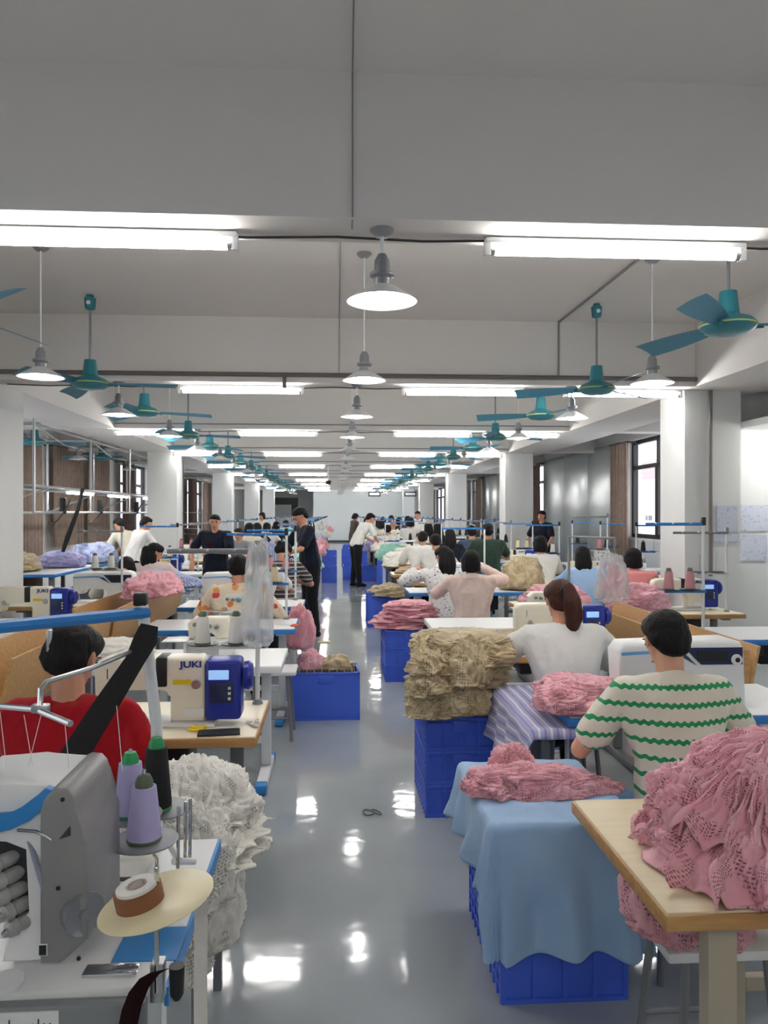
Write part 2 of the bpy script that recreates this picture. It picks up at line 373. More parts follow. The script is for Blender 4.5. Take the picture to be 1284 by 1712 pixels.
bm = B(); b2(bm, WL, -4.55, YB + 5.9, YB + 6.1, 0, ZC); b2(bm, -2.45, -1.3, YB + 5.9, YB + 6.1, 0, ZC); b2(bm, -4.55, -2.45, YB + 5.9, YB + 6.1, 2.65, ZC)
struct('wall_recess', bm, 'sill')
d = thing('door_1', 'wide black door frame with pale glass in the far left wall', 'door', (-3.5, YB + 5.95, 0)); d['kind'] = 'structure'
bm = B(); b2(bm, -1.05, -.62, -.08, .05, 0, 2.65); b2(bm, .62, 1.05, -.08, .05, 0, 2.65); b2(bm, -.62, .62, -.08, .05, 2.2, 2.65); obj('door_frame', bm, 'black', d)
obj('door_panel', b2(B(), -.62, .62, -.02, .03, 0, 2.2), 'endwall', d)
obj('door_handle', tube(B(), [(.5, -.03, .95), (.5, -.08, .95), (.5, -.08, 1.2), (.5, -.03, 1.2)], .012), 'metal', d)
k = 0
for side, wins in (('r', WIN_R), ('l', WIN_L)):
    for (a, b, s, t) in wins:
        k += 1; x = WR + .12 if side == 'r' else WL - .12
        r = thing('window_%d' % k, 'dark framed sliding window', 'window', (x, (a + b) / 2, s)); r['kind'] = 'structure'; del r['category']; del r['label']
        h = (b - a) / 2; H = t - s; bm = B(); f = .035; tr = H * .72
        for z0, z1 in ((0, .07), (H - .07, H), (tr - .035, tr + .035)): b2(bm, -.04, .04, -h, h, z0, z1)
        n = 3 if b - a > 2 else 2
        for q in range(n + 1):
            y = -h + f + (2 * h - 2 * f) * q / n; b2(bm, -.045, .045, y - f, y + f, 0.02, H)
            if 0 < q < n: b2(bm, -.05, .0, y + .03, y + .09, .02, tr)
        obj('window_frame', bm, 'windowframe', r); obj('glass_pane', b2(B(), -.004, .004, -h + .02, h - .02, .02, H - .02), 'glass', r)
        sx = -1 if side == 'r' else 1; obj('window_sill', b2(B(), min(0, sx * .14), max(0, sx * .14), -h, h, -.04, 0), 'wall', r)
# beams every 4.2 m, side beams over the columns, columns every second beam
BY = [3.31 + 4.2 * i for i in range(-1, 10)]
k = 0
for y in BY:
    k += 1; o = struct('trim_%d' % k, b2(B(), WL, WR, y, y + .3, ZB, ZC), 'beam')
for x0, x1 in ((-4.15, -3.3), (3.6, 4.45)):
    k += 1; struct('trim_%d' % k, b2(B(), x0, x1, YF, YB, ZB + .002, ZC), 'beam')
COLY = [-.6, 7.75, 16.2, 24.6, 33.0, 41.2]
for y in COLY:
    for x0 in (-3.9, 3.6):
        k += 1; bm = b2(B(), x0, x0 + .6, y, y + .6, 0, ZB); struct('trim_%d' % k, bm, 'wall')
struct('baseboard_far', b2(B(), -1.1, WR, YB - .015, YB, 0, .1), 'darkmetal')
struct('baseboard_left', b2(B(), WL, WL + .012, YF, YB, 0, .1), 'greymetal')
struct('baseboard_right', b2(B(), WR - .012, WR, YF, YB, 0, .1), 'greymetal')
# cross partition behind the first right column, with a steel stud
struct('wall_partition', b2(B(), 4.2, WR, 8.05, 8.15, 0, ZC), 'wall')
k += 1; struct('trim_%d' % k, b2(B(), 4.22, 4.3, 7.98, 8.05, 0, ZB), 'wall')
k += 1; struct('trim_%d' % k, b2(B(), 4.3, WR, 7.0, 8.05, 2.55, 2.62), 'wall')
# grey sandwich panels between the right-hand windows
for (a, b) in ((14.55, 19.9), (24.5, 28.4), (33.2, 37.6)):
    k += 1; bm = B(); n = 3; L_ = (b - a) / n
    for q in range(n): b2(bm, WR - .07, WR, a + q * L_ + .004, a + (q + 1) * L_ - .004, 0, ZB + .1, bev=.004)
    struct('trim_%d' % k, bm, 'greypanel')
k += 1; struct('trim_%d' % k, b2(B(), WR - .02, WR, 10.2, 14.5, .0, 1.16), 'sill')
# conduits and pipes
def pipe(name, pts, r, m, label, cat='pipe', group=None, seg=8):
    return tag(obj(name, tube(B(), pts, r, seg), m), label, cat, group)
for i, y in enumerate(BY[2:8]):
    o = pipe('conduit_pipe', [(WL if i else -3.25, y - .025, ZB + .07), (3.7, y - .025, ZB + .07)], .009 if i else .022, 'greymetal' if i else 'pipe', 'thin pipe running across the %s ceiling beam from the camera' % ['second', 'third', 'fourth', 'fifth', 'sixth', 'seventh'][i])
    if i == 0: pass
pipe('drop_pipe', [(-.5, BY[2] - .025, ZB + .07), (-.5, BY[2] - .025, ZB - .06)], .02, 'pipe', 'short dark pipe stub hanging from the second beam pipe')
pipe('column_pipe', [(3.86, 7.72, ZB), (3.86, 7.72, 1.0)], .02, 'pipe', 'dark vertical pipe on the white column at right')
pipe('column_conduit', [(4.215, 7.96, ZB), (4.215, 7.96, .9)], .016, 'white', 'thin white conduit beside the right column')
pipe('ceiling_wire', [(.02, -1, ZC - .008), (.07, BY[1] - .008, ZC - .008), (.07, BY[1] - .008, ZB + .005), (.07, BY[1] + .1, ZB - .01)], .0035, 'greymetal', 'thin wire along the ceiling in front of the first beam', 'wire')
pipe('ceiling_wire', [(.03, BY[1] + .31, ZC - .008), (.03, BY[2] - .01, ZC - .008), (.03, BY[2] - .01, ZB + .1)], .0035, 'greymetal', 'thin wire along the ceiling between first and second beams', 'wire')
pipe('ceiling_conduit', [(2.3, BY[1] + .31, ZC - .01), (2.2, BY[2] - .012, ZC - .01), (2.2, BY[2] - .012, ZB + .1)], .01, 'greymetal', 'grey conduit on the ceiling beside the right fan, turning down the beam', 'conduit')
for i, y in enumerate(BY[1:7]):
    pts = [(-3.2 + j * .4, y + .2, ZB - .012 - (.012 if j % 2 else 0)) for j in range(17)]
    pipe('lamp_cable', pts, .006, 'cable', 'thin black lamp cable clipped under the %s beam' % ['first', 'second', 'third', 'fourth', 'fifth', 'sixth'][i], 'cable', seg=5)
pipe('column_cable', [(-3.27, 16.6, 2.9), (-3.27, 16.75, 2.5), (-3.27, 16.75, .4)], .012, 'cable', 'dark cable running down the second left column', 'cable')

# ------------------------------------------------------------------ curtains
def curtain(name, y0, y1, z0, z1, x, m, label, seed):
    n = int((y1 - y0) / .02) + 4; nz = 14; bm = B(); rows = []
    ys = np.linspace(y0, y1, n)
    for j in range(nz + 1):
        t = j / nz; row = []
        for i, y in enumerate(ys):
            a = .035 + .02 * math.sin(seed + i * .07); ph = 2 * PI * (y - y0) / .17 + .5 * math.sin(seed + y * 3) + .3 * math.sin(t * 3 + seed)
            row.append(bm.verts.new((x + a * math.sin(ph) * (1.15 - .4 * t), y + .02 * math.sin(t * 4 + seed), z0 + (z1 - z0) * t)))
        rows.append(row)
    fs = [bm.faces.new((rows[j][i], rows[j][i + 1], rows[j + 1][i + 1], rows[j + 1][i])) for j in range(nz) for i in range(n - 1)]
    bmesh.ops.solidify(bm, geom=fs, thickness=.006)
    r = thing(name, label, 'curtain', (0, 0, 0)); obj('curtain_panel', bm, m, r, angle=80)
    obj('curtain_rail', tube(B(), [(x, y0 - .05, z1 + .015), (x, y1 + .05, z1 + .015)], .012), 'darkmetal', r)
    for yb in (y0 + .05, y1 - .05): obj('rail_bracket', b2(B(), min(x, WL if x < 0 else WR), max(x, WL if x < 0 else WR), yb - .01, yb + .01, z1, z1 + .03), 'darkmetal', r)
    return r
gl = [(12.95, 14.5, .1, 'curtain', 'long taupe curtain nearest the camera on the left wall'), (15.1, 16.7, 1.0, 'curtain', 'short wide taupe curtain, second along the left wall'),
      (17.2, 18.6, 1.0, 'curtain', 'short taupe curtain, third along the left wall'), (19.8, 20.95, .3, 'curtaindark', 'brown curtain beside the lit left window'),
      (28.6, 30.2, .3, 'curtaindark', 'brown curtain in the second left bay, nearer edge'), (32.0, 33.6, .3, 'curtain', 'taupe curtain in the second left bay, farther edge'), (37.2, 38.6, .3, 'curtaindark', 'brown curtain in the farthest left bay')]
for i, (a, b, z, m, l) in enumerate(gl): curtain('curtain', a, b, z, ZB + .02, WL + .2, m, l, i * 1.7)
gr = [(13.75, 14.6, .4, 'curtain', 'taupe curtain beside the large bright right window'), (19.75, 20.5, .3, 'curtaindark', 'dark brown curtain next to the second right column'),
      (27.9, 28.9, .3, 'curtain', 'brown curtain at the near side of the third right window'), (31.0, 32.0, .3, 'curtaindark', 'brown curtain at the far side of the third right window'), (41.5, 43.3, .3, 'curtaindark', 'brown curtain beside the farthest right window')]
for i, (a, b, z, m, l) in enumerate(gr): curtain('curtain', a, b, z, ZB + .02, WR - .2, m, l, 9 + i * 1.3)

# ------------------------------------------------------------------ neighbouring buildings outside
M['ext1'] = mat('pale_render_wall', '#cfc6c3', .8); M['ext2'] = mat('pink_grey_render_wall', '#b5a9ab', .8); M['extwin'] = mat('outside_window_glass', '#4b4d54', .3)
def block(name, label, x0, x1, y0, y1, z1, m, rows, face='x', parapet=.5):
    r = thing(name, label, 'building', (x0, y0, -8)); obj('wall', b2(B(), 0, x1 - x0, 0, y1 - y0, 0, z1 + 8), m, r)
    obj('parapet', b2(B(), -.15, x1 - x0, -.15, y1 - y0 + .15, z1 + 8, z1 + 8 + parapet), m, r)
    for (yc, zc, wd, ht) in rows:
        f = obj('window', b2(B(), -.08, .02, yc - y0 - wd / 2, yc - y0 + wd / 2, zc + 8 - ht / 2, zc + 8 + ht / 2), 'extwin', r)
        obj('mullion', b2(B(), -.12, -.08, yc - y0 - .05, yc - y0 + .05, zc + 8 - ht / 2, zc + 8 + ht / 2), 'ext1', f)
    return r
def ext(px, py, X): p = at(px, py, X=X); return (p.y, p.z)
XE = 34
r1 = [ext(1123, 821, XE) + (1.7, 1.0), ext(1136, 821, XE) + (1.7, 1.0)]
r2 = [ext(1119, 864, XE) + (.9, .5), ext(1126, 864, XE) + (.9, .5), ext(1133, 864, XE) + (.9, .5), ext(1085, 866, XE) + (1.5, .5)]
block('apartment_building', 'white rendered building seen through the right window, lower wing', XE, XE + 14, 60, 140, ext(1120, 806, XE)[1], 'ext1', r1 + r2)
r3 = [ext(1137, 798, 49) + (2.2, 1.3), ext(1112, 800, 49) + (1, 1)]
block('apartment_building', 'pinkish grey upper building block rising behind the white wing', 49, 60, 75, 130, ext(1120, 770, 49)[1], 'ext2', r3)
block('apartment_building', 'pale building outside the left windows', -40, -30, 60, 150, 4.5, 'ext2', [], parapet=.4)

# ------------------------------------------------------------------ lights: tubes, pendants, fans
ORD = ['first', 'second', 'third', 'fourth', 'fifth', 'sixth', 'seventh', 'eighth', 'ninth', 'tenth', 'eleventh', 'twelfth', 'thirteenth', 'fourteenth', 'fifteenth', 'sixteenth', 'seventeenth', 'eighteenth', 'nineteenth', 'twentieth', 'twenty-first', 'twenty-second', 'twenty-third', 'twenty-fourth', 'twenty-fifth', 'twenty-sixth']
def make_tube():
    t = thing('tube_light', '', 'ceiling light')
    bm = B(); b2(bm, -.615, .615, -.028, .028, -.03, -.004, bev=.004); b2(bm, -.62, -.59, -.02, .02, -.085, -.01, bev=.003); b2(bm, .59, .62, -.02, .02, -.085, -.01, bev=.003)
    obj('batten', bm, 'white', t)
    obj('fluorescent_tube', tube(B(), [(-.585, 0, -.062), (.585, 0, -.062)], .019, 12), 'tube', t)
    for sg in (-1, 1): obj('end_cap', tube(B(), [(sg * .592, 0, -.062), (sg * .57, 0, -.062)], .0205, 12), 'metal', t)
    return t
t0 = make_tube(); first = True
rows = [(-2.7, [-1.06, 1.3]), (BY[1], [-1.06, 1.3])] + [(BY[2], [-.94, 1.28, 2.93])] + [(y, [-2.75, -.9, 1.5, 2.9]) for y in BY[3:]]  # first row is fill light added behind the camera, out of view
for i, (y, xs) in enumerate(rows):
    for j, x in enumerate(xs):
        side = ['leftmost', 'left of aisle', 'right of aisle', 'rightmost'][j] if len(xs) == 4 else ['left of aisle', 'right of aisle', 'rightmost'][j]
        lab = 'lit white tube light under the %s ceiling beam, %s' % (['ceiling as added fill, unseen behind the nearest', 'first', 'second', 'third', 'fourth', 'fifth', 'sixth', 'seventh', 'eighth', 'ninth', 'tenth'][i], side)
        if first: t0.location = (x, y + .2, ZB if y > 0 else ZC); t0['label'] = lab; first = False
        else: dup(t0, (x, y + .2, ZB if y > 0 else ZC), label=lab, group='tube lights under the beams')
t0['group'] = 'tube lights under the beams'
dup(t0, (5.1, 7.4, 2.55), label='white tube light fixed in the partitioned corner at far right', group='tube lights under the beams')

def make_pendant(drop, lit):
    t = thing('pendant_lamp', '', 'pendant lamp', group='pendant lamps')
    obj('ceiling_rose', lathe(B(), [(.0, 0), (.055, 0), (.055, -.012), (.035, -.03), (.0, -.034)], 16), 'greymetal', t)
    obj('stem', tube(B(), [(0, 0, -.03), (0, 0, -drop + .2)], .009 if drop < .5 else .005, 8), 'white', t)
    obj('lamp_holder', lathe(B(), [(0, -drop + .21), (.018, -drop + .21), (.034, -drop + .18), (.036, -drop + .13), (.055, -drop + .125), (.056, -drop + .11), (.038, -drop + .1), (.034, -drop + .07), (0, -drop + .07)], 18), 'greymetal', t)
    obj('lamp_shade', lathe(B(), [(.034, -drop + .072), (.06, -drop + .062), (.16, -drop + .002), (.165, -drop), (.158, -drop - .002), (.055, -drop + .052), (.03, -drop + .06)], 32), 'shadem', t)
    obj('bulb', lathe(B(), [(0, -drop + .07), (.03, -drop + .06), (.05, -drop + .035), (.055, -drop + .015), (.045, -drop - .006), (.02, -drop - .018), (0, -drop - .02)], 20), 'bulb' if lit else 'bulboff', t)
    return t
PB = {}
for kind, drop in (('beam', ZB - 2.6), ('ceil', ZC - 2.62)):
    for lit in (1, 0): PB[kind, lit] = make_pendant(drop, lit)
used = set()
for row, X, nm in (('c', .205, 'the central aisle'), ('l', -2.1, 'the left fan line'), ('r', 2.36, 'the right fan line')):
    for q in range(0, 18):
        y = 3.5 + 2.12 * q
        if row != 'c' and q == 0: continue
        on_beam = q % 2 == 0
        if on_beam: y = BY[1 + q // 2] + .08 if 1 + q // 2 < len(BY) else y
        lit = 1 if q <= (3 if row == 'c' else 4) else 0
        if y > 42: continue
        if row == 'c' and q == 0: y = 3.44
        key = ('beam' if on_beam else 'ceil', lit); z = ZB if on_beam else ZC
        lab = '%s pendant lamp with white shade, %s over %s' % ('lit' if lit else 'unlit', ORD[q if row == 'c' else q - 1], nm)
        if key not in used: used.add(key); o = PB[key]; o.location = (X, y, z); o['label'] = lab
        else: o = dup(PB[key], (X, y, z), label=lab)
def make_fan(drop, a0):
    t = thing('ceiling_fan', '', 'ceiling fan', group='ceiling fans'); z = -drop
    obj('canopy', lathe(B(), [(0, 0), (.03, 0), (.034, -.02), (.05, -.03), (.042, -.12), (.02, -.13), (0, -.13)], 18), 'teal', t)
    e = lathe(B(), [(0, .002), (.018, .002), (.018, 0), (0, 0)], 16, mtx=Matrix.Rotation(PI / 2, 4, 'X'), c=(0, -.05, -.075)); obj('badge', e, 'white', t)
    obj('downrod', tube(B(), [(0, 0, -.12), (0, 0, z + .2)], .011), 'greymetal', t)
    obj('motor_housing', lathe(B(), [(0, z + .24), (.05, z + .235), (.065, z + .1), (.075, z + .09), (.13, z + .07), (.165, z + .035), (.165, z + .02), (.12, z - .015), (.05, z - .025), (0, z - .025)], 28), 'teal', t)
    bm = B(); lathe(bm, [(.16, z + .034), (.1685, z + .031), (.1685, z + .024), (.16, z + .021)], 28); obj('trim_ring', bm, M['yellowish'], t)
    for k in range(3):
        a = a0 + k * 2 * PI / 3; mt = Matrix.Rotation(a, 4, 'Z')
        bm = B(); n = 8; top = []
        for i in range(n + 1):
            s = i / n; x = .16 + .58 * s; wd = .05 + .035 * math.sin(s * PI * .6); zz = z + .03 - .012 * s
            tw = math.radians(20)
            top.append([mt @ Vector((x, v * wd * math.cos(tw), zz + v * wd * math.sin(tw) + .008 * (1 - v * v))) for v in (-1, -.33, .33, 1)])
        vs = [[bm.verts.new(p) for p in r] for r in top]
        fs = [bm.faces.new((vs[i][j], vs[i + 1][j], vs[i + 1][j + 1], vs[i][j + 1])) for i in range(n) for j in range(3)]
        bmesh.ops.solidify(bm, geom=fs, thickness=.004)
        bl = obj('blade', bm, 'tealblade', t)
        obj('blade_bracket', tube(B(), [mt @ Vector((.1, 0, z + .02)), mt @ Vector((.2, 0, z + .022))], .014, 6), 'teal', bl)
    return t
M['yellowish'] = mat('pale_yellow_line', '#c9c86a', .5)
fy = [4.5, 6.85, 8.75, 11.3, 13.2, 15.4, 17.4, 19.6, 21.6, 23.9, 26, 28.3, 30.4, 32.6, 34.6]
angs = [-.8, .05, .3, .15, .9, .3, 1.3, .7, .2, 1.1, .5, 1.6, .1, .9, .4]; angr = [-2.3, .62, .75, .2, 1, .5, .2, 1.3, .7, .2, 1.1, .5, 1.6, .1, .9]
for X, nm, an in ((-2.14, 'left', angs), (2.36, 'right', angr)):
    fans = {}
    for i, y in enumerate(fy):
        o = make_fan(ZC - 2.75, an[i])
        o.location = (X, y, ZC); o['label'] = 'teal three-blade ceiling fan, %s in the %s row of fans' % (ORD[i], nm)
        o['group'] = 'ceiling fans'
# wall fans / pendants in the left side aisle
for i, (px, y) in enumerate(((55, 11.0), (150, 14.2), (213, 17.6))):
    o = dup(PB['ceil', 0], (-4.65, y, ZC), label='unlit pendant lamp hanging %s in the left side aisle' % ['nearest', 'in the middle', 'farthest'][i], group='side aisle lamps')
for i, y in enumerate((12.2, 15.6)):
    o = make_fan(ZC - 2.72, .4 + i); o.location = (-4.65, y, ZC); o['label'] = '%s teal ceiling fan in the left side aisle' % ['nearer', 'farther'][i]; o['group'] = 'side aisle fans'
# exit signs and the small camera
for i, (px) in enumerate((626, 686)):
    p = at(px, 826, z=38); t = thing('exit_sign', 'black hanging exit sign near the far wall, %s of the two' % ('left', 'right')[i], 'sign', (p.x, p.y, p.z), 0, 'exit signs')
    obj('sign_box', b2(B(), -.3, .3, -.04, .04, -.12, .12, bev=.01), 'black', t); obj('hanger', tube(B(), [(-.2, 0, .12), (-.2, 0, ZC - p.z)], .01), 'greymetal', t); obj('hanger', tube(B(), [(.2, 0, .12), (.2, 0, ZC - p.z)], .01), 'greymetal', t)
    obj('sign_face', b2(B(), -.24, .24, -.046, -.04, -.06, .06), M['signface'] if 'signface' in M else 'endwall', t)
p = at(549, 806, z=24); t = thing('ceiling_camera', 'small black dome camera hanging on a stem over the aisle', 'camera', (p.x, p.y, p.z))
obj('dome', lathe(B(), [(0, -.09), (.06, -.07), (.09, 0), (.09, .04), (0, .06)], 16), 'black', t); obj('stem', tube(B(), [(0, 0, .05), (0, 0, ZC - p.z)], .02), 'white', t)
# printed sheets pinned on the partition
for i, (px, py, wd, ht) in enumerate(((1216, 868, .22, .28), (1264, 866, .3, .28), (1214, 898, .27, .1), (1262, 916, .3, .28))):
    yy = 7.735 if i % 2 == 0 else 8.035; p = at(px, py, z=yy + .24); x = p.x
    tag(obj('printed_sheet', b2(B(), x - wd / 2, x + wd / 2, yy, yy + .01, p.z - ht / 2, p.z + ht / 2), 'papers'), ['blue-grey printed sheet pinned on the front of the first right column', 'wide blue-grey printed sheet pinned at upper right on the partition', 'small pale notice below the sheet on the first right column', 'blue-grey printed sheet pinned at lower right on the partition'][i], 'paper')
# ================================================================== EQUIPMENT BUILDERS
def make_lockstitch(detail=True):
    """operator on the -Y side, needle end towards -X, blue drive box on the right"""
    t = thing('lockstitch_sewing_machine', '', 'sewing machine')
    obj('bed_plate', box(B(), (-.06, 0, .008), (.5, .18, .016), bev=.004), 'white', t)
    poly = [(-.31, .09), (-.315, .25), (-.3, .275), (-.26, .288), (.13, .288), (.145, .27), (.145, .016), (.0, .016), (.0, .12)] + arc(-.03, .13, .035, 0, 90, 4) + [(-.2, .165), (-.225, .15), (-.235, .09)]
    obj('machine_arm', prism(B(), poly, -.055, .06, bev=.012), 'cream', t, angle=50)
    obj('drive_motor_box', box(B(), (.222, .0, .15), (.15, .13, .255), bev=.018, seg=3), 'navy', t)
    if detail:
        obj('cover_band', box(B(), (-.035, 0, .227), (.05, .122, .127), bev=.01), 'black', t)
        obj('logo', text_bm('JUKI', .036, bold=.0012), 'print', t); o = t.children if False else None
        lg = [c for c in bpy.data.objects if c.parent == t and c.name.startswith('logo')][0]
        lg.data.transform(Matrix.Translation((.088, -.0575, .258)) @ Matrix.Rotation(PI / 2, 4, 'X') @ Matrix.Diagonal((1.35, 1, 1, 1)))
        obj('display', box(B(), (.205, -.067, .215), (.085, .006, .04), bev=.002), 'lcd', t)
        kp = obj('control_panel', box(B(), (.215, -.066, .14), (.1, .005, .085), bev=.002), M['panelblue'], t)
        for i in range(3): obj('button', box(B(), (.25, -.0695, .115 + .022 * i), (.012, .004, .012), bev=.001), 'white', kp)
        obj('handwheel', lathe(B(), [(0, .3), (.03, .3), (.058, .305), (.062, .325), (.05, .34), (0, .34)], 24, RY, (0, 0, .2)), 'navy', t)
        obj('brand_plate', box(B(), (.1, -.057, .055), (.085, .003, .035)), 'wtop', t)
        obj('sticker', box(B(), (.05, -.057, .185), (.075, .003, .02)), 'yellow', t, label='yellow printed sticker')
        obj('stitch_dial', lathe(B(), [(0, 0), (.02, 0), (.018, .02), (0, .02)], 20, RX, (.11, -.05, .175)), 'metal', t)
        obj('needle_bar', tube(B(), [(-.275, 0, .1), (-.275, 0, .03)], .006), 'chrome', t)
        obj('presser_foot', box(B(), (-.275, 0, .024), (.012, .04, .01)), 'chrome', t)
        bm = B(); tube(bm, [(-.25, -.058, .2), (-.25, -.085, .21), (-.25, -.085, .25)], .003, 5); obj('take_up_lever', bm, 'chrome', t)
        obj('tension_dial', lathe(B(), [(0, 0), (.016, 0), (.02, .01), (.01, .03), (0, .03)], 16, RX, (-.22, -.05, .16)), 'metal', t)
    return t
def make_computer_machine():
    """large white long-arm machine with a dark control strip on the right"""
    t = thing('computer_sewing_machine', '', 'sewing machine')
    poly = [(-.33, .09), (-.34, .26), (-.31, .3), (.2, .315), (.245, .3), (.26, .27), (.27, 0), (.03, 0), (.0, .12)] + arc(-.04, .12, .04, 0, 90, 4) + [(-.2, .16), (-.24, .09)]
    obj('machine_arm', prism(B(), poly, -.07, .09, bev=.022), 'white', t, angle=50)
    obj('bed_plate', box(B(), (-.1, 0, .007), (.5, .2, .014), bev=.003), 'white', t)
    b = B(); prism(b, [(-.325, .26), (-.1, .27), (-.03, .255), (.03, .195), (-.02, .245), (-.1, .255), (-.325, .245)], -.073, -.068); obj('blue_stripe', b, 'skyblue', t)
    b = B(); prism(b, [(-.03, .278), (.245, .278), (.245, .2), (.05, .2)], -.076, -.068); cp = obj('control_panel', b, M['panelblue'], t)
    obj('display', box(B(), (.1, -.0775, .24), (.14, .003, .045)), 'black', cp)
    obj('knob', lathe(B(), [(0, 0), (.026, 0), (.024, .012), (.012, .014), (0, .012)], 24, RX, (.215, -.074, .222)), 'white', cp)
    obj('knob_centre', lathe(B(), [(0, .0135), (.012, .0135), (.01, .017), (0, .017)], 16, RX, (.215, -.074, .222)), 'black', cp)
    obj('needle_bar', tube(B(), [(-.29, 0, .1), (-.29, 0, .03)], .006), 'chrome', t); obj('presser_foot', box(B(), (-.29, 0, .02), (.012, .04, .01)), 'chrome', t)
    return t
def make_overlock():
    t = thing('overlock_machine', '', 'sewing machine')
    obj('base', box(B(), (0, .0, .05), (.3, .2, .1), bev=.012), 'wtop', t)
    poly = [(-.13, .1), (-.14, .2), (-.1, .235), (.11, .235), (.13, .2), (.13, .1), (.04, .1), (.02, .15), (-.05, .15), (-.06, .1)]
    obj('head', prism(B(), poly, -.02, .1, bev=.01), 'cream', t, angle=50)
    obj('looper_cover', box(B(), (-.03, -.103, .055), (.2, .012, .075), bev=.004), 'metal', t)
    for i in range(4):
        obj('tension_dial', lathe(B(), [(0, 0), (.013, 0), (.014, .02), (.008, .035), (0, .035)], 14, RX, (-.09 + .045 * i, -.02, .195 - .006 * i)), 'greymetal', t)
    obj('handwheel', lathe(B(), [(0, .13), (.045, .13), (.055, .14), (.055, .165), (.04, .175), (0, .175)], 22, RY, (0, .04, .13)), 'greymetal', t)
    obj('presser_foot', box(B(), (-.1, -.05, .112), (.02, .05, .02), bev=.003), 'chrome', t)
    obj('cloth_plate', box(B(), (-.2, -.02, .1), (.16, .2, .008), bev=.003), 'metal', t)
    return t
M['panelblue'] = mat('dark_blue_panel', '#1c2a52', .35)
def make_table(w, d, top, edge, leg, kind='T', h=.75):
    """origin on the floor under the middle of the top"""
    t = thing('sewing_table', '', 'table')
    obj('tabletop', box(B(), (0, 0, h - .02), (w, d, .04), bev=.006), edge, t)
    obj('laminate', box(B(), (0, 0, h + .0005), (w - .014, d - .014, .002)), top, t)
    for s in (-1, 1):
        x = s * (w / 2 - .12)
        obj('leg', box(B(), (x, .05, (h - .1) / 2 + .05), (.06, .04, h - .13), bev=.006), leg, t)
        ft = obj('foot', box(B(), (x, 0, .035), (.065, d * .95, .05), bev=.008), leg, t)
        if kind == 'T':
            for q in (-1, 1): obj('foot_cap', box(B(), (x, q * d * .475, .035), (.07, .09, .056), bev=.01), 'brightblue', ft)
        obj('bracket', box(B(), (x, .02, h - .055), (.07, d * .7, .03), bev=.004), leg, t)
    obj('crossbar', box(B(), (0, .05, .22), (w - .24, .03, .04)), leg, t)
    p = obj('pedal', box(B(), (0, -.05, .1), (.28, .2, .02), bev=.004, mtx=None), 'white', t); obj('pedal_mat', box(B(), (0, -.05, .112), (.23, .15, .006)), 'brightblue', p)
    obj('drawer_tray', box(B(), (-.1, -.02, h - .09), (.3, d * .6, .08), bev=.01), 'darkmetal', t)
    obj('control_box', box(B(), (.2, .08, h - .14), (.16, .2, .19), bev=.01), 'black', t)
    return t
def make_stand(colour='blue', arm=.5, H=.72, tray=.3, n=2, flip=-1):
    """thread stand: pole, tray bar with discs and guide arm; stands on a table top at z=0"""
    t = thing('thread_stand', '', 'thread stand')
    bar = 'blueedge' if colour == 'blue' else 'greymetal'
    obj('pole', tube(B(), [(0, 0, 0), (0, 0, H)], .011, 10), 'legwhite', t)
    obj('pole_clamp', lathe(B(), [(0, 0), (.026, 0), (.024, .008), (.014, .02), (0, .02)], 16), 'greymetal', t)
    g = obj('guide_arm', box(B(), (flip * arm / 2, 0, H), (arm, .026, .022), bev=.004), bar, t)
    for i in range(3): obj('thread_guide', tube(B(), [(flip * arm * (.25 + .3 * i), 0, H + .005), (flip * arm * (.25 + .3 * i), -.035, H + .005)], .006, 6), 'metal', g)
    obj('arm_cap', box(B(), (0, 0, H + .02), (.03, .034, .06), bev=.006), 'black' if colour == 'blue' else 'greymetal', t)
    obj('tray_bar', box(B(), (flip * .13, 0, tray), (.3, .03, .02), bev=.003), bar if colour == 'blue' else 'legwhite', t)
    for i in range(n):
        x = flip * (.1 + .155 * i)
        dk = obj('spool_disc', lathe(B(), [(0, tray + .012), (.068, tray + .012), (.072, tray + .017), (.066, tray + .018), (0, tray + .015)], 28, None, (x, -.005, 0)), 'black', t)
        obj('spool_pin', tube(B(), [(x, -.005, tray + .01), (x, -.005, tray + .17)], .0035, 6), 'metal', dk)
    return t
def make_cone(m, h=.125, cap='olive', name='thread_cone'):
    t = thing(name, '', 'thread cone')
    obj('thread_winding', lathe(B(), [(.012, .004), (.036, .004), (.037, .012), (.026, h), (.012, h + .001)], 26), m, t)
    obj('cone_core', lathe(B(), [(.005, 0), (.038, 0), (.037, .005), (.02, .006), (.02, h - .01), (.019, h + .012), (.013, h + .025), (.005, h + .026)], 22), cap, t)
    return t
def make_stool(h=.46, top='wtop', leg='leggrey', w=.3):
    t = thing('stool', '', 'stool')
    obj('seat', box(B(), (0, 0, h - .015), (w + .06, w, .03), bev=.008), top, t)
    for sx in (-1, 1):
        for sy in (-1, 1): obj('leg', tube(B(), [(sx * w * .38, sy * w * .36, h - .03), (sx * w * .5, sy * w * .5, 0)], .013, 8), leg, t)
    for sy in (-1, 1): obj('stretcher', tube(B(), [(-w * .46, sy * w * .45, .16), (w * .46, sy * w * .45, .16)], .008, 6), leg, t)
    return t
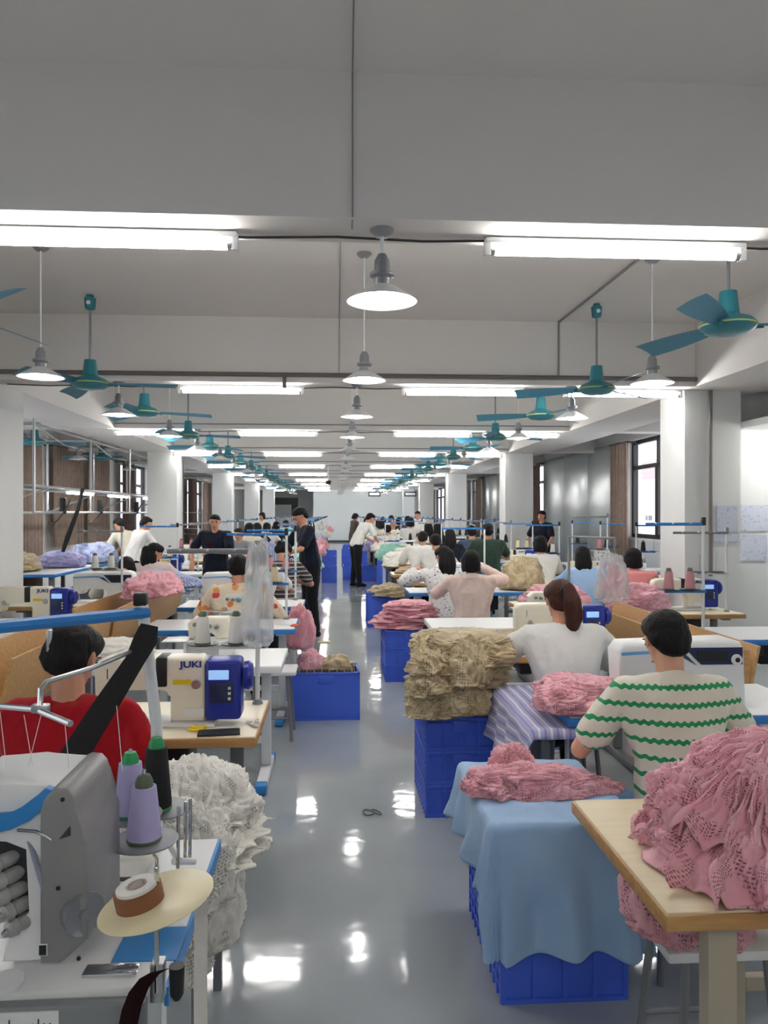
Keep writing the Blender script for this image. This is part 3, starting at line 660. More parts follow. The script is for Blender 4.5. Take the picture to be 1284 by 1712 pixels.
def make_crate(w, d, h, style='rib', m='crate', nm='plastic_crate'):
    """open box: ribs on the solid faces, lattice on the sides"""
    t = thing(nm, '', 'crate'); th = .008
    bm = B()
    b2(bm, -w / 2 + .01, w / 2 - .01, -d / 2 + .01, d / 2 - .01, 0.004, .012)
    for sy in (-1, 1): b2(bm, -w / 2 + .012, w / 2 - .012, sy * (d / 2 - .012) - .003, sy * (d / 2 - .012) + .003, 0, h)
    for sx in (-1, 1): b2(bm, sx * (w / 2 - .012) - .003, sx * (w / 2 - .012) + .003, -d / 2 + .012, d / 2 - .012, 0, h)
    obj('shell', bm, m, t)
    for sy in (-1, 1):
        bm = B(); ys = sy * (d / 2 - .006)
        for i in range(5 if style != 'tub' else 3):
            x = -w / 2 + .012 + (w - .024) * i / (4 if style != 'tub' else 2)
            b2(bm, x - .006, x + .006, ys - .006, ys + .006, 0.01, h - .01)
        b2(bm, -w / 2 + .004, w / 2 - .004, ys - .006, ys + .006, 0, .016)
        if style == 'rib': b2(bm, -w / 2 + .004, w / 2 - .004, ys - .006, ys + .006, h * .78, h * .78 + .008)
        obj('end_ribs', bm, m, t)
    for sx in (-1, 1):
        bm = B(); xs = sx * (w / 2 - .006); n = max(4, int(d / .06)) if style == 'rib' else 3
        for i in range(n + 1):
            y = -d / 2 + .01 + (d - .02) * i / n; b2(bm, xs - .006, xs + .006, y - .005, y + .005, 0, h)
        if style == 'rib':
            for j in range(1, 6): z = h * j / 6; b2(bm, xs - .005, xs + .005, -d / 2 + .01, d / 2 - .01, z - .004, z + .004)
            for i in range(n):
                y0 = -d / 2 + .01 + (d - .02) * i / n; y1 = y0 + (d - .02) / n
                tube(bm, [(xs, y0, .01), (xs, y1, h * .5)], .004, 4); tube(bm, [(xs, y0, h * .5), (xs, y1, h * .98)], .004, 4)
        obj('side_lattice', bm, m, t)
    bm = B()
    for sy in (-1, 1): b2(bm, -w / 2, w / 2, sy * (d / 2 - .011) - .011, sy * (d / 2 - .011) + .011, h - .018, h, bev=.003)
    for sx in (-1, 1): b2(bm, sx * (w / 2 - .011) - .011, sx * (w / 2 - .011) + .011, -d / 2, d / 2, h - .018, h, bev=.003)
    obj('rim', bm, m, t)
    for sy in (-1, 1):
        obj('handle', box(B(), (0, sy * (d / 2 - .003), h - .05), (w * .24, .012, .06), bev=.004), m, t)
    return t

# ------------------------------------------------------------------ cloth
def lump(rx, ry, h, seed, fdir=0, across=9, amp=.16, fall=0, res=70, flat=.0, lobes=.18):
    """a crumpled cloth mound: closed, flat-bottomed, folds running along fdir"""
    nu, nv = res * 2, res; u = np.linspace(0, 2 * PI, nu, endpoint=False); v = np.linspace(-.5, 1, nv) * PI / 2
    U, V = np.meshgrid(u, v); cx, sx, cv, sv = np.cos(U), np.sin(U), np.cos(V), np.sin(V)
    D = np.stack([cx * cv, sx * cv, sv], -1).reshape(-1, 3)
    s = seed * 7.31
    c, n_ = math.cos(fdir), math.sin(fdir); saw = lambda p: (lambda q: np.where(q < .86, (q / .86) ** .75, (1 - q) / .14))(p - np.floor(p))
    Q = np.stack([D[:, 0] * c + D[:, 1] * n_, -D[:, 0] * n_ + D[:, 1] * c, D[:, 2]], -1)
    W = Q + .32 * np.stack([noise(Q * 1.6 + s), noise(Q * 1.6 + s + 31), noise(Q * 1.6 + s + 57)], -1)
    a = noise(W * np.array([1.2, across * .5, across * .45]) + s)
    b = noise(W * np.array([2.4, across, across * .9]) + s + 11)
    e = noise(W * np.array([5, across * 2.1, across * 2.0]) + s + 23)
    fold = (.5 - np.abs(a)) * 1.0 + (.35 - np.abs(b)) * .6 + (.3 - np.abs(e)) * .28
    p1 = W @ np.array([.15, .5, .42]) * across * .95 + 1.3 * noise(W * 1.6 + s + 3); p2 = W @ np.array([.5, .2, -.5]) * across * .8 + 1.5 * noise(W * 1.9 + s + 8)
    mk = np.clip(noise(W * 1.5 + s + 19) * 3.5 + .4, 0, 1); st = saw(p1) * (1 - mk) + saw(p2) * mk; st2 = saw(p1 * 2.3 + 2 * noise(W * 3 + s))
    r = 1 + amp * (fold * .8 + .75 * (st - .5) + .3 * (st2 - .5)) + lobes * noise(Q * 1.9 + s + 5) * 2.0 + lobes * .5 * noise(Q * 4.5 + s + 15)
    P = D * r[:, None]
    P[:, 2] = np.where(P[:, 2] < 0, P[:, 2] * .12, P[:, 2]); pw = .8
    P[:, 2] = np.sign(P[:, 2]) * np.abs(P[:, 2]) ** (pw if not flat else pw - flat)
    P = P * np.array([rx, ry, h]); P[:, 2] -= P[:, 2].min()
    me = bpy.data.meshes.new('cloth'); faces = []
    for j in range(nv - 1):
        for i in range(nu): faces.append((j * nu + i, j * nu + (i + 1) % nu, (j + 1) * nu + (i + 1) % nu, (j + 1) * nu + i))
    faces.append(tuple(range(nu))[::-1])
    me.from_pydata(P.tolist(), [], faces); me.update(); me.polygons.foreach_set('use_smooth', [True] * len(me.polygons))
    uv = me.uv_layers.new(name='uv'); li = np.zeros(len(me.loops), int); me.loops.foreach_get('vertex_index', li)
    UVv = np.stack([U.ravel() / (2 * PI) * 2 * PI * max(rx, ry) * 1.1, V.ravel() * max(rx, h) * 1.2], -1)[li]
    uv.data.foreach_set('uv', UVv.ravel())
    return me
def thicken(me, n, m, th):
    """give a grid sheet (n columns, m rows) its thickness"""
    nv = len(me.vertices); co = np.zeros(nv * 3); me.vertices.foreach_get('co', co); co = co.reshape(-1, 3)
    no = np.zeros(nv * 3); me.vertices.foreach_get('normal', no); no = no.reshape(-1, 3)
    f = [tuple(p.vertices) for p in me.polygons]; uvs = np.zeros(len(me.loops) * 2); me.uv_layers[0].data.foreach_get('uv', uvs)
    li = np.zeros(len(me.loops), int); me.loops.foreach_get('vertex_index', li); vu = np.zeros((nv, 2)); vu[li] = uvs.reshape(-1, 2)
    b = [i for i in range(n)] + [j * n + n - 1 for j in range(1, m)] + [(m - 1) * n + i for i in range(n - 2, -1, -1)] + [j * n for j in range(m - 2, 0, -1)]
    F2 = f + [tuple(v + nv for v in q[::-1]) for q in f] + [(b[k], b[(k + 1) % len(b)], b[(k + 1) % len(b)] + nv, b[k] + nv)[::-1] for k in range(len(b))]
    m2 = bpy.data.meshes.new('cloth'); m2.from_pydata(np.concatenate([co, co - no * th]).tolist(), [], F2); m2.update(); bpy.data.meshes.remove(me)
    uv = m2.uv_layers.new(name='uv'); li = np.zeros(len(m2.loops), int); m2.loops.foreach_get('vertex_index', li)
    uv.data.foreach_set('uv', np.concatenate([vu, vu])[li].ravel()); m2.polygons.foreach_set('use_smooth', [True] * len(m2.polygons)); return m2
def ruffle(rin, rout, h, drop, seed, a0=0, a1=2 * PI, nfold=26, amp=.03, n=260, m=26, ell=1.0, edge=.02):
    """a gathered sheet: starts bunched near the middle, spreads and falls outwards in narrow folds"""
    A = np.linspace(a0, a1, n); T = np.linspace(0, 1, m); AA, TT = np.meshgrid(A, T)
    s = seed * 5.77
    w1 = noise(np.stack([np.cos(AA) * 2, np.sin(AA) * 2, TT * 1.5 + s], -1).reshape(-1, 3)).reshape(AA.shape)
    w2 = noise(np.stack([np.cos(AA) * 5, np.sin(AA) * 5, TT * 3 + s + 9], -1).reshape(-1, 3)).reshape(AA.shape)
    ph = AA * nfold + 5 * w1 + 2.2 * w2 + 3 * TT * np.sin(AA * 2 + s)
    f = np.sin(ph) + .35 * np.sin(2.3 * ph + s)
    R = rin + (rout - rin) * TT ** .85 * (1 + .22 * w1)
    fold = amp * (.25 + TT) * f
    Z = h - drop * TT ** 1.7 + fold * .55 + .05 * w1 * h + .03 * w2
    R = R + fold * .9
    ph2 = AA + .05 * np.cos(ph) * (.4 + TT)
    X = np.cos(ph2) * R; Y = np.sin(ph2) * R * ell
    Z = np.maximum(Z + edge * TT ** 6 * np.sin(ph * 1.7), .003 + .002 * (1 + f))
    P = np.stack([X, Y, Z], -1).reshape(-1, 3); faces = [(j * n + i, j * n + i + 1, (j + 1) * n + i + 1, (j + 1) * n + i) for j in range(m - 1) for i in range(n - 1)]
    me = bpy.data.meshes.new('cloth'); me.from_pydata(P.tolist(), [], faces); me.update(); me.polygons.foreach_set('use_smooth', [True] * len(me.polygons))
    uv = me.uv_layers.new(name='uv'); li = np.zeros(len(me.loops), int); me.loops.foreach_get('vertex_index', li)
    uv.data.foreach_set('uv', np.stack([AA.ravel() * rout * 1.6, TT.ravel() * (rout + drop) * 1.0], -1)[li].ravel())
    return thicken(me, n, m, .004)
def drape(x0, x1, y0, y1, top, over, seed, amp=.02, res=.018, flare=.14, crumple=.006, nf=9, minz=0.01, edgewave=.05):
    """a cloth lying on a box top and hanging over its sides; over = (left, right, near, far) overhang"""
    ol, orr, on, of = over
    xs = np.arange(x0 - ol, x1 + orr + res, res); ys = np.arange(y0 - on, y1 + of + res, res)
    Xg, Yg = np.meshgrid(xs, ys); s = seed * 3.17; Pn = np.stack([Xg, Yg, np.zeros_like(Xg) + s], -1).reshape(-1, 3)
    w1 = noise(Pn * 2.3).reshape(Xg.shape); w2 = noise(Pn * 6).reshape(Xg.shape); w3 = noise(Pn * 14).reshape(Xg.shape)
    dx = np.where(Xg < x0, Xg - x0, np.where(Xg > x1, Xg - x1, 0)); dy = np.where(Yg < y0, Yg - y0, np.where(Yg > y1, Yg - y1, 0))
    ex = dx * (1 + edgewave * 3 * w1); ey = dy * (1 + edgewave * 3 * w1)
    L = np.sqrt(ex ** 2 + ey ** 2) + 1e-9
    cxx = np.clip(Xg, x0, x1); cyy = np.clip(Yg, y0, y1)
    nx, ny = ex / L, ey / L; L = np.where((np.abs(dx) > 0) & (np.abs(dy) > 0), np.minimum(L, max(np.abs(ex).max(), np.abs(ey).max()) * .97), L)
    tang = Xg * np.abs(ny) + Yg * np.abs(nx)
    rip = np.sin(tang * nf * 2 * PI / .9 + 3 * w1 + .6 * w2) * amp * np.minimum(L / .25, 1.3) * np.where((np.abs(dx) > 0) & (np.abs(dy) > 0), np.abs(np.abs(nx) - np.abs(ny)) ** 1.5, 1) + w2 * amp * .8 * np.minimum(L / .1, 1)
    rip = rip + np.minimum(L / .1, 1) * .014 * (.25 - np.abs(noise(Pn * np.array([3.1, 3.1, 1]) * 1.7 + 40).reshape(Xg.shape))) * 2 + np.minimum(L / .1, 1) * .005 * w3
    both = (np.abs(dx) > 0) & (np.abs(dy) > 0); rip = np.where(both, rip * .35, rip)
    rnd = .03; drop = np.where(L > rnd, L - rnd * .45, L * L / (2 * rnd) * 1.1)
    out = np.minimum(L, rnd) * .5 + flare * L + rip + np.where(both, .1 * np.minimum(np.abs(ex), np.abs(ey)), 0) + .006
    X2 = cxx + nx * np.where(L > 1e-6, out, 0); Y2 = cyy + ny * np.where(L > 1e-6, out, 0)
    Z2 = top + .004 - drop + np.where(L < .02, crumple * (w2 + .5 * w3) + .004, crumple * w3 * .5) + crumple * 1.5 * (.3 - np.abs(w1 * 1.5)) * (L < .02)
    Z2 = np.maximum(Z2, minz)
    n, m = len(xs), len(ys); P = np.stack([X2, Y2, Z2], -1).reshape(-1, 3)
    faces = [(j * n + i, j * n + i + 1, (j + 1) * n + i + 1, (j + 1) * n + i) for j in range(m - 1) for i in range(n - 1)]
    me = bpy.data.meshes.new('cloth'); me.from_pydata(P.tolist(), [], faces); me.update()
    uv = me.uv_layers.new(name='uv'); li = np.zeros(len(me.loops), int); me.loops.foreach_get('vertex_index', li)
    uv.data.foreach_set('uv', np.stack([Xg.ravel(), Yg.ravel()], -1)[li].ravel())
    return thicken(me, n, m, .003)
def cloth(name, me, m, loc, label, cat='fabric', group=None, rz=0):
    me.materials.clear(); me.materials.append(M[m] if isinstance(m, str) else m)
    o = bpy.data.objects.new(name, me); link(o); o.location = loc; o.rotation_euler = (0, 0, rz); return tag(o, label, cat, group)
# ================================================================== PEOPLE
def hull(bm, balls, sub=2):
    t = bmesh.new()
    for c, r in balls:
        r = (r, r, r) if not hasattr(r, '__len__') else r
        bmesh.ops.create_icosphere(t, subdivisions=sub, radius=1, matrix=Matrix.Translation(c) @ Matrix.Diagonal((*r, 1)))
    if len(balls) > 1:
        res = bmesh.ops.convex_hull(t, input=t.verts)
        bmesh.ops.delete(t, geom=list({g for g in res['geom_interior'] + res['geom_unused'] if isinstance(g, bmesh.types.BMVert)}), context='VERTS')
    me = bpy.data.meshes.new('t'); t.to_mesh(me); t.free(); bm.from_mesh(me); bpy.data.meshes.remove(me)
def cap(bm, a, ra, b, rb): hull(bm, [(Vector(a), ra), (Vector(b), rb)])
def remesh(bm, vox, smooth=6, wr=0, wscale=12, seed=0, streak=None):
    me = bpy.data.meshes.new('t'); bm.to_mesh(me); bm.free(); o = bpy.data.objects.new('t', me); C.objects.link(o)
    md = o.modifiers.new('r', 'REMESH'); md.mode = 'VOXEL'; md.voxel_size = vox; md.adaptivity = 0
    sm = o.modifiers.new('s', 'SMOOTH'); sm.factor = .5; sm.iterations = smooth
    bpy.context.view_layer.update()
    m2 = bpy.data.meshes.new_from_object(o.evaluated_get(bpy.context.evaluated_depsgraph_get())); bpy.data.objects.remove(o); bpy.data.meshes.remove(me)
    nv = len(m2.vertices); co = np.zeros(nv * 3); m2.vertices.foreach_get('co', co); co = co.reshape(-1, 3)
    no = np.zeros(nv * 3); m2.vertices.foreach_get('normal', no); no = no.reshape(-1, 3)
    if wr:
        q = co * wscale + seed; W = q + .5 * np.stack([noise(q * .5), noise(q * .5 + 9), noise(q * .5 + 19)], -1)
        a = noise(W * np.array([1, 1, .55])); b = noise(W * 2.1 + 7)
        co = co + no * (wr * ((.3 - np.abs(a)) * 1.6 + (.25 - np.abs(b)) * .6))[:, None]
    if streak:
        q = co * np.array([70, 70, 9]) + seed; co = co + no * (streak * noise(q))[:, None]
    m2.vertices.foreach_set('co', co.ravel()); m2.update(); m2.polygons.foreach_set('use_smooth', [True] * len(m2.polygons))
    return m2
def elbow(S, T, l1, l2, hint):
    S, T, hint = Vector(S), Vector(T), Vector(hint); d = T - S; L = min(d.length, (l1 + l2) * .995); dn = d.normalized()
    a = (l1 * l1 - l2 * l2 + L * L) / (2 * L); hh = math.sqrt(max(l1 * l1 - a * a, 0)); p = (hint - dn * hint.dot(dn)).normalized()
    return S + dn * a + p * hh, S + dn * L
def hand(bm, wrist, fdir, nrm, side, curl=.5, sc=1.0):
    """palm, four unequal fingers in three bones and a thumb leaving the side of the palm"""
    f = fdir.normalized(); n = (nrm - f * nrm.dot(f)).normalized(); s = f.cross(n).normalized() * side
    P = lambda a, b, c: wrist + (f * a + s * b + n * c) * sc
    hull(bm, [(P(.0, 0, 0), .022 * sc), (P(.03, .026, 0), .015 * sc), (P(.03, -.026, 0), .015 * sc), (P(.085, .032, 0), .0125 * sc), (P(.085, -.03, 0), .0115 * sc)], 1)
    for i, (b, ln, r) in enumerate(((-.03, .062, .0078), (-.01, .075, .0085), (.011, .082, .0088), (.032, .074, .0085))):
        p = P(.085, b, 0); ang = 0; bb = b * .25
        for j, fr in enumerate((.45, .32, .23)):
            ang += curl * (.7 if j == 0 else 1.0)
            q = p + (f * math.cos(ang) - n * math.sin(ang) + s * bb).normalized() * ln * fr * sc
            cap(bm, p, r * (1 - .08 * j) * sc, q, r * (.92 - .08 * j) * sc); p = q
    p = P(.025, .03, -.004); q = P(.055, .062, -.018); cap(bm, p, .0125 * sc, q, .0105 * sc); r_ = P(.085, .07, -.03); cap(bm, q, .0105 * sc, r_, .0085 * sc)
def person(label, loc, rz=0, pose='sit', shirt='whitetee', sleeve='short', pants='blackpants', hair='short', hairm='hair', skinm='skin', lean=.22, bend=0, hp=.35, hy=0, hr=0,
           lh=(-.14, .42, .82), rh=(.14, .42, .82), seat=.5, sc=1.0, vox=.009, collar=None, wr=.011, girth=1.0, group=None, shoes='shoe', nod=0, elbows=(-1, 1), hem=0, lhn=None, rhn=None, seed=0, gaze=None):
    t = thing('person', label, 'person', loc, rz, group)
    V = Vector; G = girth
    if pose == 'sit': pel = V((0, 0, seat + .1))
    else: pel = V((0, 0, .93))
    up = V((0, math.sin(lean), math.cos(lean))); up2 = V((0, math.sin(lean + bend), math.cos(lean + bend)))
    wst = pel + up * .2; chest = wst + up2 * .17; sh = chest + up2 * .12; nk = sh + up2 * .045
    nd = lean + bend + nod; headc = nk + V((0, math.sin(nd) * .13 + .02, math.cos(nd) * .13))
    Rh = Matrix.Translation(headc) @ Matrix.Rotation(hy, 4, 'Z') @ Matrix.Rotation(-hp, 4, 'X') @ Matrix.Rotation(hr, 4, 'Y')
    H = lambda x, y, z: Rh @ V((x, y, z))
    SL, SR = sh + V((-.175 * G, .0, -.01)), sh + V((.175 * G, .0, -.01))
    hl, hr_ = V(lh), V(rh)
    EL, WLp = elbow(SL, hl, .29, .25, V((elbows[0], -.25, -.6))); ER, WRp = elbow(SR, hr_, .29, .25, V((elbows[1], -.25, -.6)))
    # ---- body: one continuous surface
    bm = B()
    def hb(balls): hull(bm, [(H(*c), r) for c, r in balls])
    hb([((0, -.018, .03), (.076, .09, .078)), ((0, .02, .02), (.066, .072, .075)), ((0, .035, -.055), (.05, .05, .03)), ((0, .055, -.085), (.028, .025, .022))])
    hull(bm, [(H(0, .088, .012), .010), (H(0, .112, -.022), .013), (H(0, .09, -.028), .017)])
    hb([((-.03, .082, .036), .011), ((.03, .082, .036), .011)])
    for s in (-1, 1): hull(bm, [(H(s * .077, -.005, .012), (.008, .017, .02)), (H(s * .079, .0, -.018), (.006, .01, .012))])
    hull(bm, [(H(0, .082, -.058), (.022, .014, .008)), (H(0, .07, -.05), .02)])
    hull(bm, [(H(0, -.02, -.03), .052), (nk + V((0, 0, -.01)), .054)]); hull(bm, [(nk, .05), (sh + V((-.08, -.01, -.02)), .04), (sh + V((.08, -.01, -.02)), .04)])
    hull(bm, [(SL, .045), (SR, .045), (chest, (.13 * G, .09, .1)), (wst, (.115 * G, .08, .08))]); hull(bm, [(wst, (.115 * G, .08, .08)), (pel, (.14 * G, .1, .09))])
    for S, E, W_, nn, sd in ((SL, EL, WLp, lhn, 1), (SR, ER, WRp, rhn, -1)):
        cap(bm, S, .046, E, .037); cap(bm, E, .038, W_, .024)
        fd = (W_ - E).normalized(); fd = (fd + V((0, .35, -.15))).normalized() if nn is None else fd
        hand(bm, W_, fd, V(nn) if nn else V((0, 0, 1)), sd, .42)
    if pose == 'sit':
        kl, kr = V((-.13, .42, seat + .05)), V((.13, .42, seat + .05)); al, ar = V((-.13, .4, .09)), V((.13, .36, .09))
    else:
        kl, kr = V((-.09, .02, .5)), V((.1, -.0, .5)); al, ar = V((-.1, -.03, .09)), V((.11, .03, .09))
    hipL, hipR = pel + V((-.085 * G, 0, -.03)), pel + V((.085 * G, 0, -.03))
    for h_, k_, a_ in ((hipL, kl, al), (hipR, kr, ar)): cap(bm, h_, .07, k_, .048); cap(bm, k_, .048, a_, .033); hull(bm, [(a_, .034), (a_ + V((0, .1, -.05)), .026), (a_ + V((0, -.03, -.05)), .03)])
    obj('body', remesh(bm, vox, 4), skinm, t)
    # ---- shirt
    bm = B(); e = .012
    hull(bm, [(SL, .058), (SR, .058), (chest, (.15 * G, .108, .11)), (sh + V((0, -.02, .01)), (.1, .065, .045)), (wst, (.15 * G, .11, .08))])
    hull(bm, [(chest, (.165 * G, .112, .1)), (wst, (.16 * G, .118, .08))]); hull(bm, [(wst, (.16 * G, .118, .08)), (pel + up * .02, (.175 * G, .135, .08)), (pel - V((0, 0, hem)), (.165 * G, .125, .075))])
    hull(bm, [(sh + V((-.09, -.005, .01)), .045), (sh + V((.09, -.005, .01)), .045), (nk + V((0, -.01, -.03)), .056)])
    for S, E, W_ in ((SL, EL, WLp), (SR, ER, WRp)):
        if sleeve == 'short': mid = S.lerp(E, .7); cap(bm, S, .06 * (1 + (G - 1) * .5), mid, .068)
        elif sleeve == 'long': cap(bm, S, .064, E, .058); cap(bm, E, .058, E.lerp(W_, .92), .042)
        elif sleeve == 'puff': hull(bm, [(S, .06), (S.lerp(E, .5), .075), (E, .066)]); hull(bm, [(E, .066), (E.lerp(W_, .4), .07), (E.lerp(W_, .78), .05)]); cap(bm, E.lerp(W_, .7), .042, E.lerp(W_, .92), .036)
    obj('shirt', remesh(bm, max(vox, .009), 4, wr, 9, seed), shirt, t)
    if collar:
        bm = B(); n = 26; ring = []
        R2 = Matrix.Translation(nk + V((0, -.004, -.012))) @ Matrix.Rotation(-(lean + bend) - .1, 4, 'X')
        for i in range(n):
            a = 2 * PI * i / n; f_ = .5 + .5 * math.sin(a)
            ring.append([bm.verts.new(R2 @ V((r * math.cos(a), r * math.sin(a) * .95, z))) for r, z in ((.058, .026 - .03 * f_), (.066, .03 - .03 * f_), (.1, -.018 - .03 * f_), (.098, -.026 - .03 * f_))])
        for i in range(n):
            a, b = ring[i], ring[(i + 1) % n]
            for j in range(4): bm.faces.new((a[j], b[j], b[(j + 1) % 4], a[(j + 1) % 4]))
        obj('collar', bm, collar, t, angle=80)
    # ---- trousers, shoes
    bm = B(); hull(bm, [(pel, (.16 * G, .118, .09)), (hipL, .088), (hipR, .088)])
    for h_, k_, a_ in ((hipL, kl, al), (hipR, kr, ar)): cap(bm, h_, .09 * G, k_, .07 * G); cap(bm, k_, .07 * G, a_ + V((0, 0, .02)), .056)
    obj('trousers', remesh(bm, max(vox, .012), 3, wr * .8, 9, seed + 5), pants, t)
    for a_ in (al, ar):
        bm = B(); hull(bm, [(a_ + V((0, -.03, -.045)), (.04, .045, .042)), (a_ + V((0, .13, -.055)), (.038, .05, .03)), (a_ + V((0, 0, -.01)), .042)]); obj('shoe', remesh(bm, .012, 2), shoes, t)
    # ---- hair
    bm = B()
    def hh(balls): hull(bm, [(H(*c), r) for c, r in balls])
    cs = 1.0
    if hair in ('short', 'crop'):
        k_ = .006 if hair == 'crop' else .0
        hh([((0, -.03, .045), (.085 - k_, .088 - k_, .075 - k_)), ((0, .02, .062), (.074, .066, .056 - k_))]); hh([((0, -.05, .0), (.08 - k_, .064 - k_, .065)), ((0, -.055, -.045), (.062 - k_, .045, .035))])
        for s in (-1, 1): hh([((s * .068, -.015, .03), (.016, .03, .03)), ((s * .066, -.05, -.01), (.016, .02, .03))])
    else:
        hh([((0, -.026, .042), (.09, .096, .082)), ((0, .022, .058), (.08, .07, .06))]); hh([((0, -.045, -.005), (.084, .07, .075))])
        if hair == 'bob':
            for s in (-1, 1): hh([((s * .076, .0, .02), (.02, .05, .04)), ((s * .074, -.01, -.07), (.022, .045, .03))])
            hh([((0, -.06, -.02), (.085, .05, .06)), ((0, -.055, -.085), (.078, .04, .03))])
        if hair == 'pony':
            hh([((0, -.1, .06), .035), ((0, -.13, .04), .034)]); a = H(0, -.13, .04)
            pts = [a, a + V((.01, -.035, -.07)), a + V((.025, -.03, -.15)), a + V((.02, -.0, -.22)), a + V((.03, .01, -.27))]
            for i, (p, q) in enumerate(zip(pts, pts[1:])): cap(bm, p, (.036, .052, .05, .034)[i], q, (.052, .05, .034, .012)[i])
        if hair == 'long':
            a = H(0, -.075, .0)
            for dx in (-.035, 0, .035):
                pts = [a + V((dx, 0, 0)), a + V((dx * 1.5, -.03, -.11)), a + V((dx * 1.3, -.035, -.23)), a + V((dx * .8, -.02, -.34))]
                for i, (p, q) in enumerate(zip(pts, pts[1:])): cap(bm, p, (.055, .05, .042)[i], q, (.05, .042, .022)[i])
        if hair == 'bun': hh([((0, -.11, .03), (.042, .035, .04))])
        if hair == 'updo': hh([((0, -.09, .02), (.05, .035, .06)), ((0, -.095, .06), (.04, .03, .03))])
    if hair != 'bald': obj('hair', remesh(bm, min(vox, .008) if vox < .012 else .012, 3, 0, streak=.0035 if vox < .012 else 0, seed=seed), hairm, t)
    # ---- eyes, brows, mouth
    for s in (-1, 1):
        hullm = B(); hull(hullm, [(H(s * .031, .0865, .012), (.0125, .007, .006))]); obj('eye', hullm, 'eye', t)
        hullm = B(); hull(hullm, [(H(s * .018, .094, .032), .0032), (H(s * .045, .086, .034), .0028)]); obj('eyebrow', hullm, 'hair', t)
    hullm = B(); hull(hullm, [(H(-.02, .094, -.056), (.005, .004, .004)), (H(.02, .094, -.056), (.005, .004, .004)), (H(0, .099, -.056), (.006, .004, .006))]); obj('mouth', hullm, 'lip', t)
    t.scale = (sc,) * 3
    t['_d'] = 0; del t['_d']
    return t, dict(head=headc, WL=WLp, WR=WRp, EL=EL, ER=ER)
# ================================================================== SEWING LINES
TBL = {}
def T(key, loc, label, rz=0, group=None):
    if key not in TBL:
        a = dict(wood=('ctop', 'wood', 'leggrey', 'I'), white=('wtop', 'white', 'legwhite', 'T'), blue=('wtop', 'blueedge', 'legwhite', 'T'), pale=('palewood', 'wood', 'legbeige', 'I'))[key.split('_')[0]]
        w_ = 1.2 if '_' not in key else float(key.split('_')[1])
        TBL[key] = make_table(w_, .62, *a[:3], kind=a[3]); o = TBL[key]; o.location = loc; o.rotation_euler.z = rz; o['label'] = label
        if group: o['group'] = group
        return o
    return dup(TBL[key], loc, rz, label, group)
MC = {}
def mach(kind, loc, label, group=None, sc=1):
    if kind not in MC:
        MC[kind] = dict(lock=make_lockstitch, comp=make_computer_machine, over=make_overlock)[kind](); o = MC[kind]; o.location = loc; o['label'] = label
        if group: o['group'] = group
        return o
    return dup(MC[kind], loc, 0, label, group)
ST = {}
def stand(colour, loc, label, rz=0, flip=-1, group=None, H=.72, tray=.3, arm=.5, n=2):
    key = (colour, flip, H, tray, arm, n)
    if key not in ST:
        ST[key] = make_stand(colour, arm=arm, flip=flip, H=H, tray=tray, n=n); o = ST[key]; o.location = loc; o.rotation_euler.z = rz; o['label'] = label
        if group: o['group'] = group
        return o
    return dup(ST[key], loc, rz, label, group)
CN = {}
def cone(m, loc, label, group=None, cap='olive', h=.125):
    key = (m, cap, h)
    if key not in CN:
        CN[key] = make_cone(m, h, cap); o = CN[key]; o.location = loc; o['label'] = label
        if group: o['group'] = group
        return o
    return dup(CN[key], loc, 0, label, group)
def cones_on(loc, flip, tray, cols, where, n=2, only=None):
    for i in range(n):
        if only is not None and i not in only: continue
        x = flip * (.1 + .155 * i); c = cols[i % len(cols)]
        nm = dict(t_white='white', t_black='black', t_pink='pink', t_cream='cream', foam='lavender')[c]
        cone(c, (loc[0] + x, loc[1] - .005, loc[2] + tray + .018), '%s cone of thread %s, %s' % (nm, where, 'nearer the pole' if i == 0 else 'farther from the pole'))
# ---------- nearest named tables, left line beside the aisle
T('wood', (-.92, 3.42, 0), 'cream-topped wooden-edged sewing table behind the person in red')
mach('lock', (-.7, 3.35, .752), 'cream lockstitch machine with yellow sticker and blue drive box behind person in red')
stand('grey', (-.37, 3.66, .752), 'grey thread stand with two white cones at the corner of the wooden table', flip=-1, H=.72, tray=.27, arm=.42)
cones_on((-.37, 3.66, .752), -1, .27, ['t_white'], 'on the grey stand over the cream machine')
T('white', (-.92, 4.85, 0), 'white sewing table with blue-capped feet and a rail along its front')
mach('over', (-.8, 4.95, .752), 'white overlock machine on the white table with blue feet')
T('blue', (-.92, 6.3, 0), 'white table with blue edging in front of the floral shirt, left of aisle')
mach('over', (-.8, 6.4, .752), 'overlock machine with exposed dials before the floral shirt')
stand('blue', (-.42, 6.55, .752), 'blue-armed thread stand on the table right of the floral shirt')
cones_on((-.42, 6.55, .752), -1, .3, ['t_cream', 't_cream'], 'on the stand right of the floral shirt')
T('blue', (-.92, 7.75, 0), 'white table with blue edging, fifth from the camera along the left of the aisle')
mach('comp', (-1.0, 7.85, .752), 'white computer machine on the fifth table left of the aisle')
stand('blue', (-.42, 8.0, .752), 'blue-armed thread stand on the fifth table left of the aisle')
cones_on((-.42, 8.0, .752), -1, .3, ['t_pink', 't_pink'], 'on the fifth table left of the aisle')
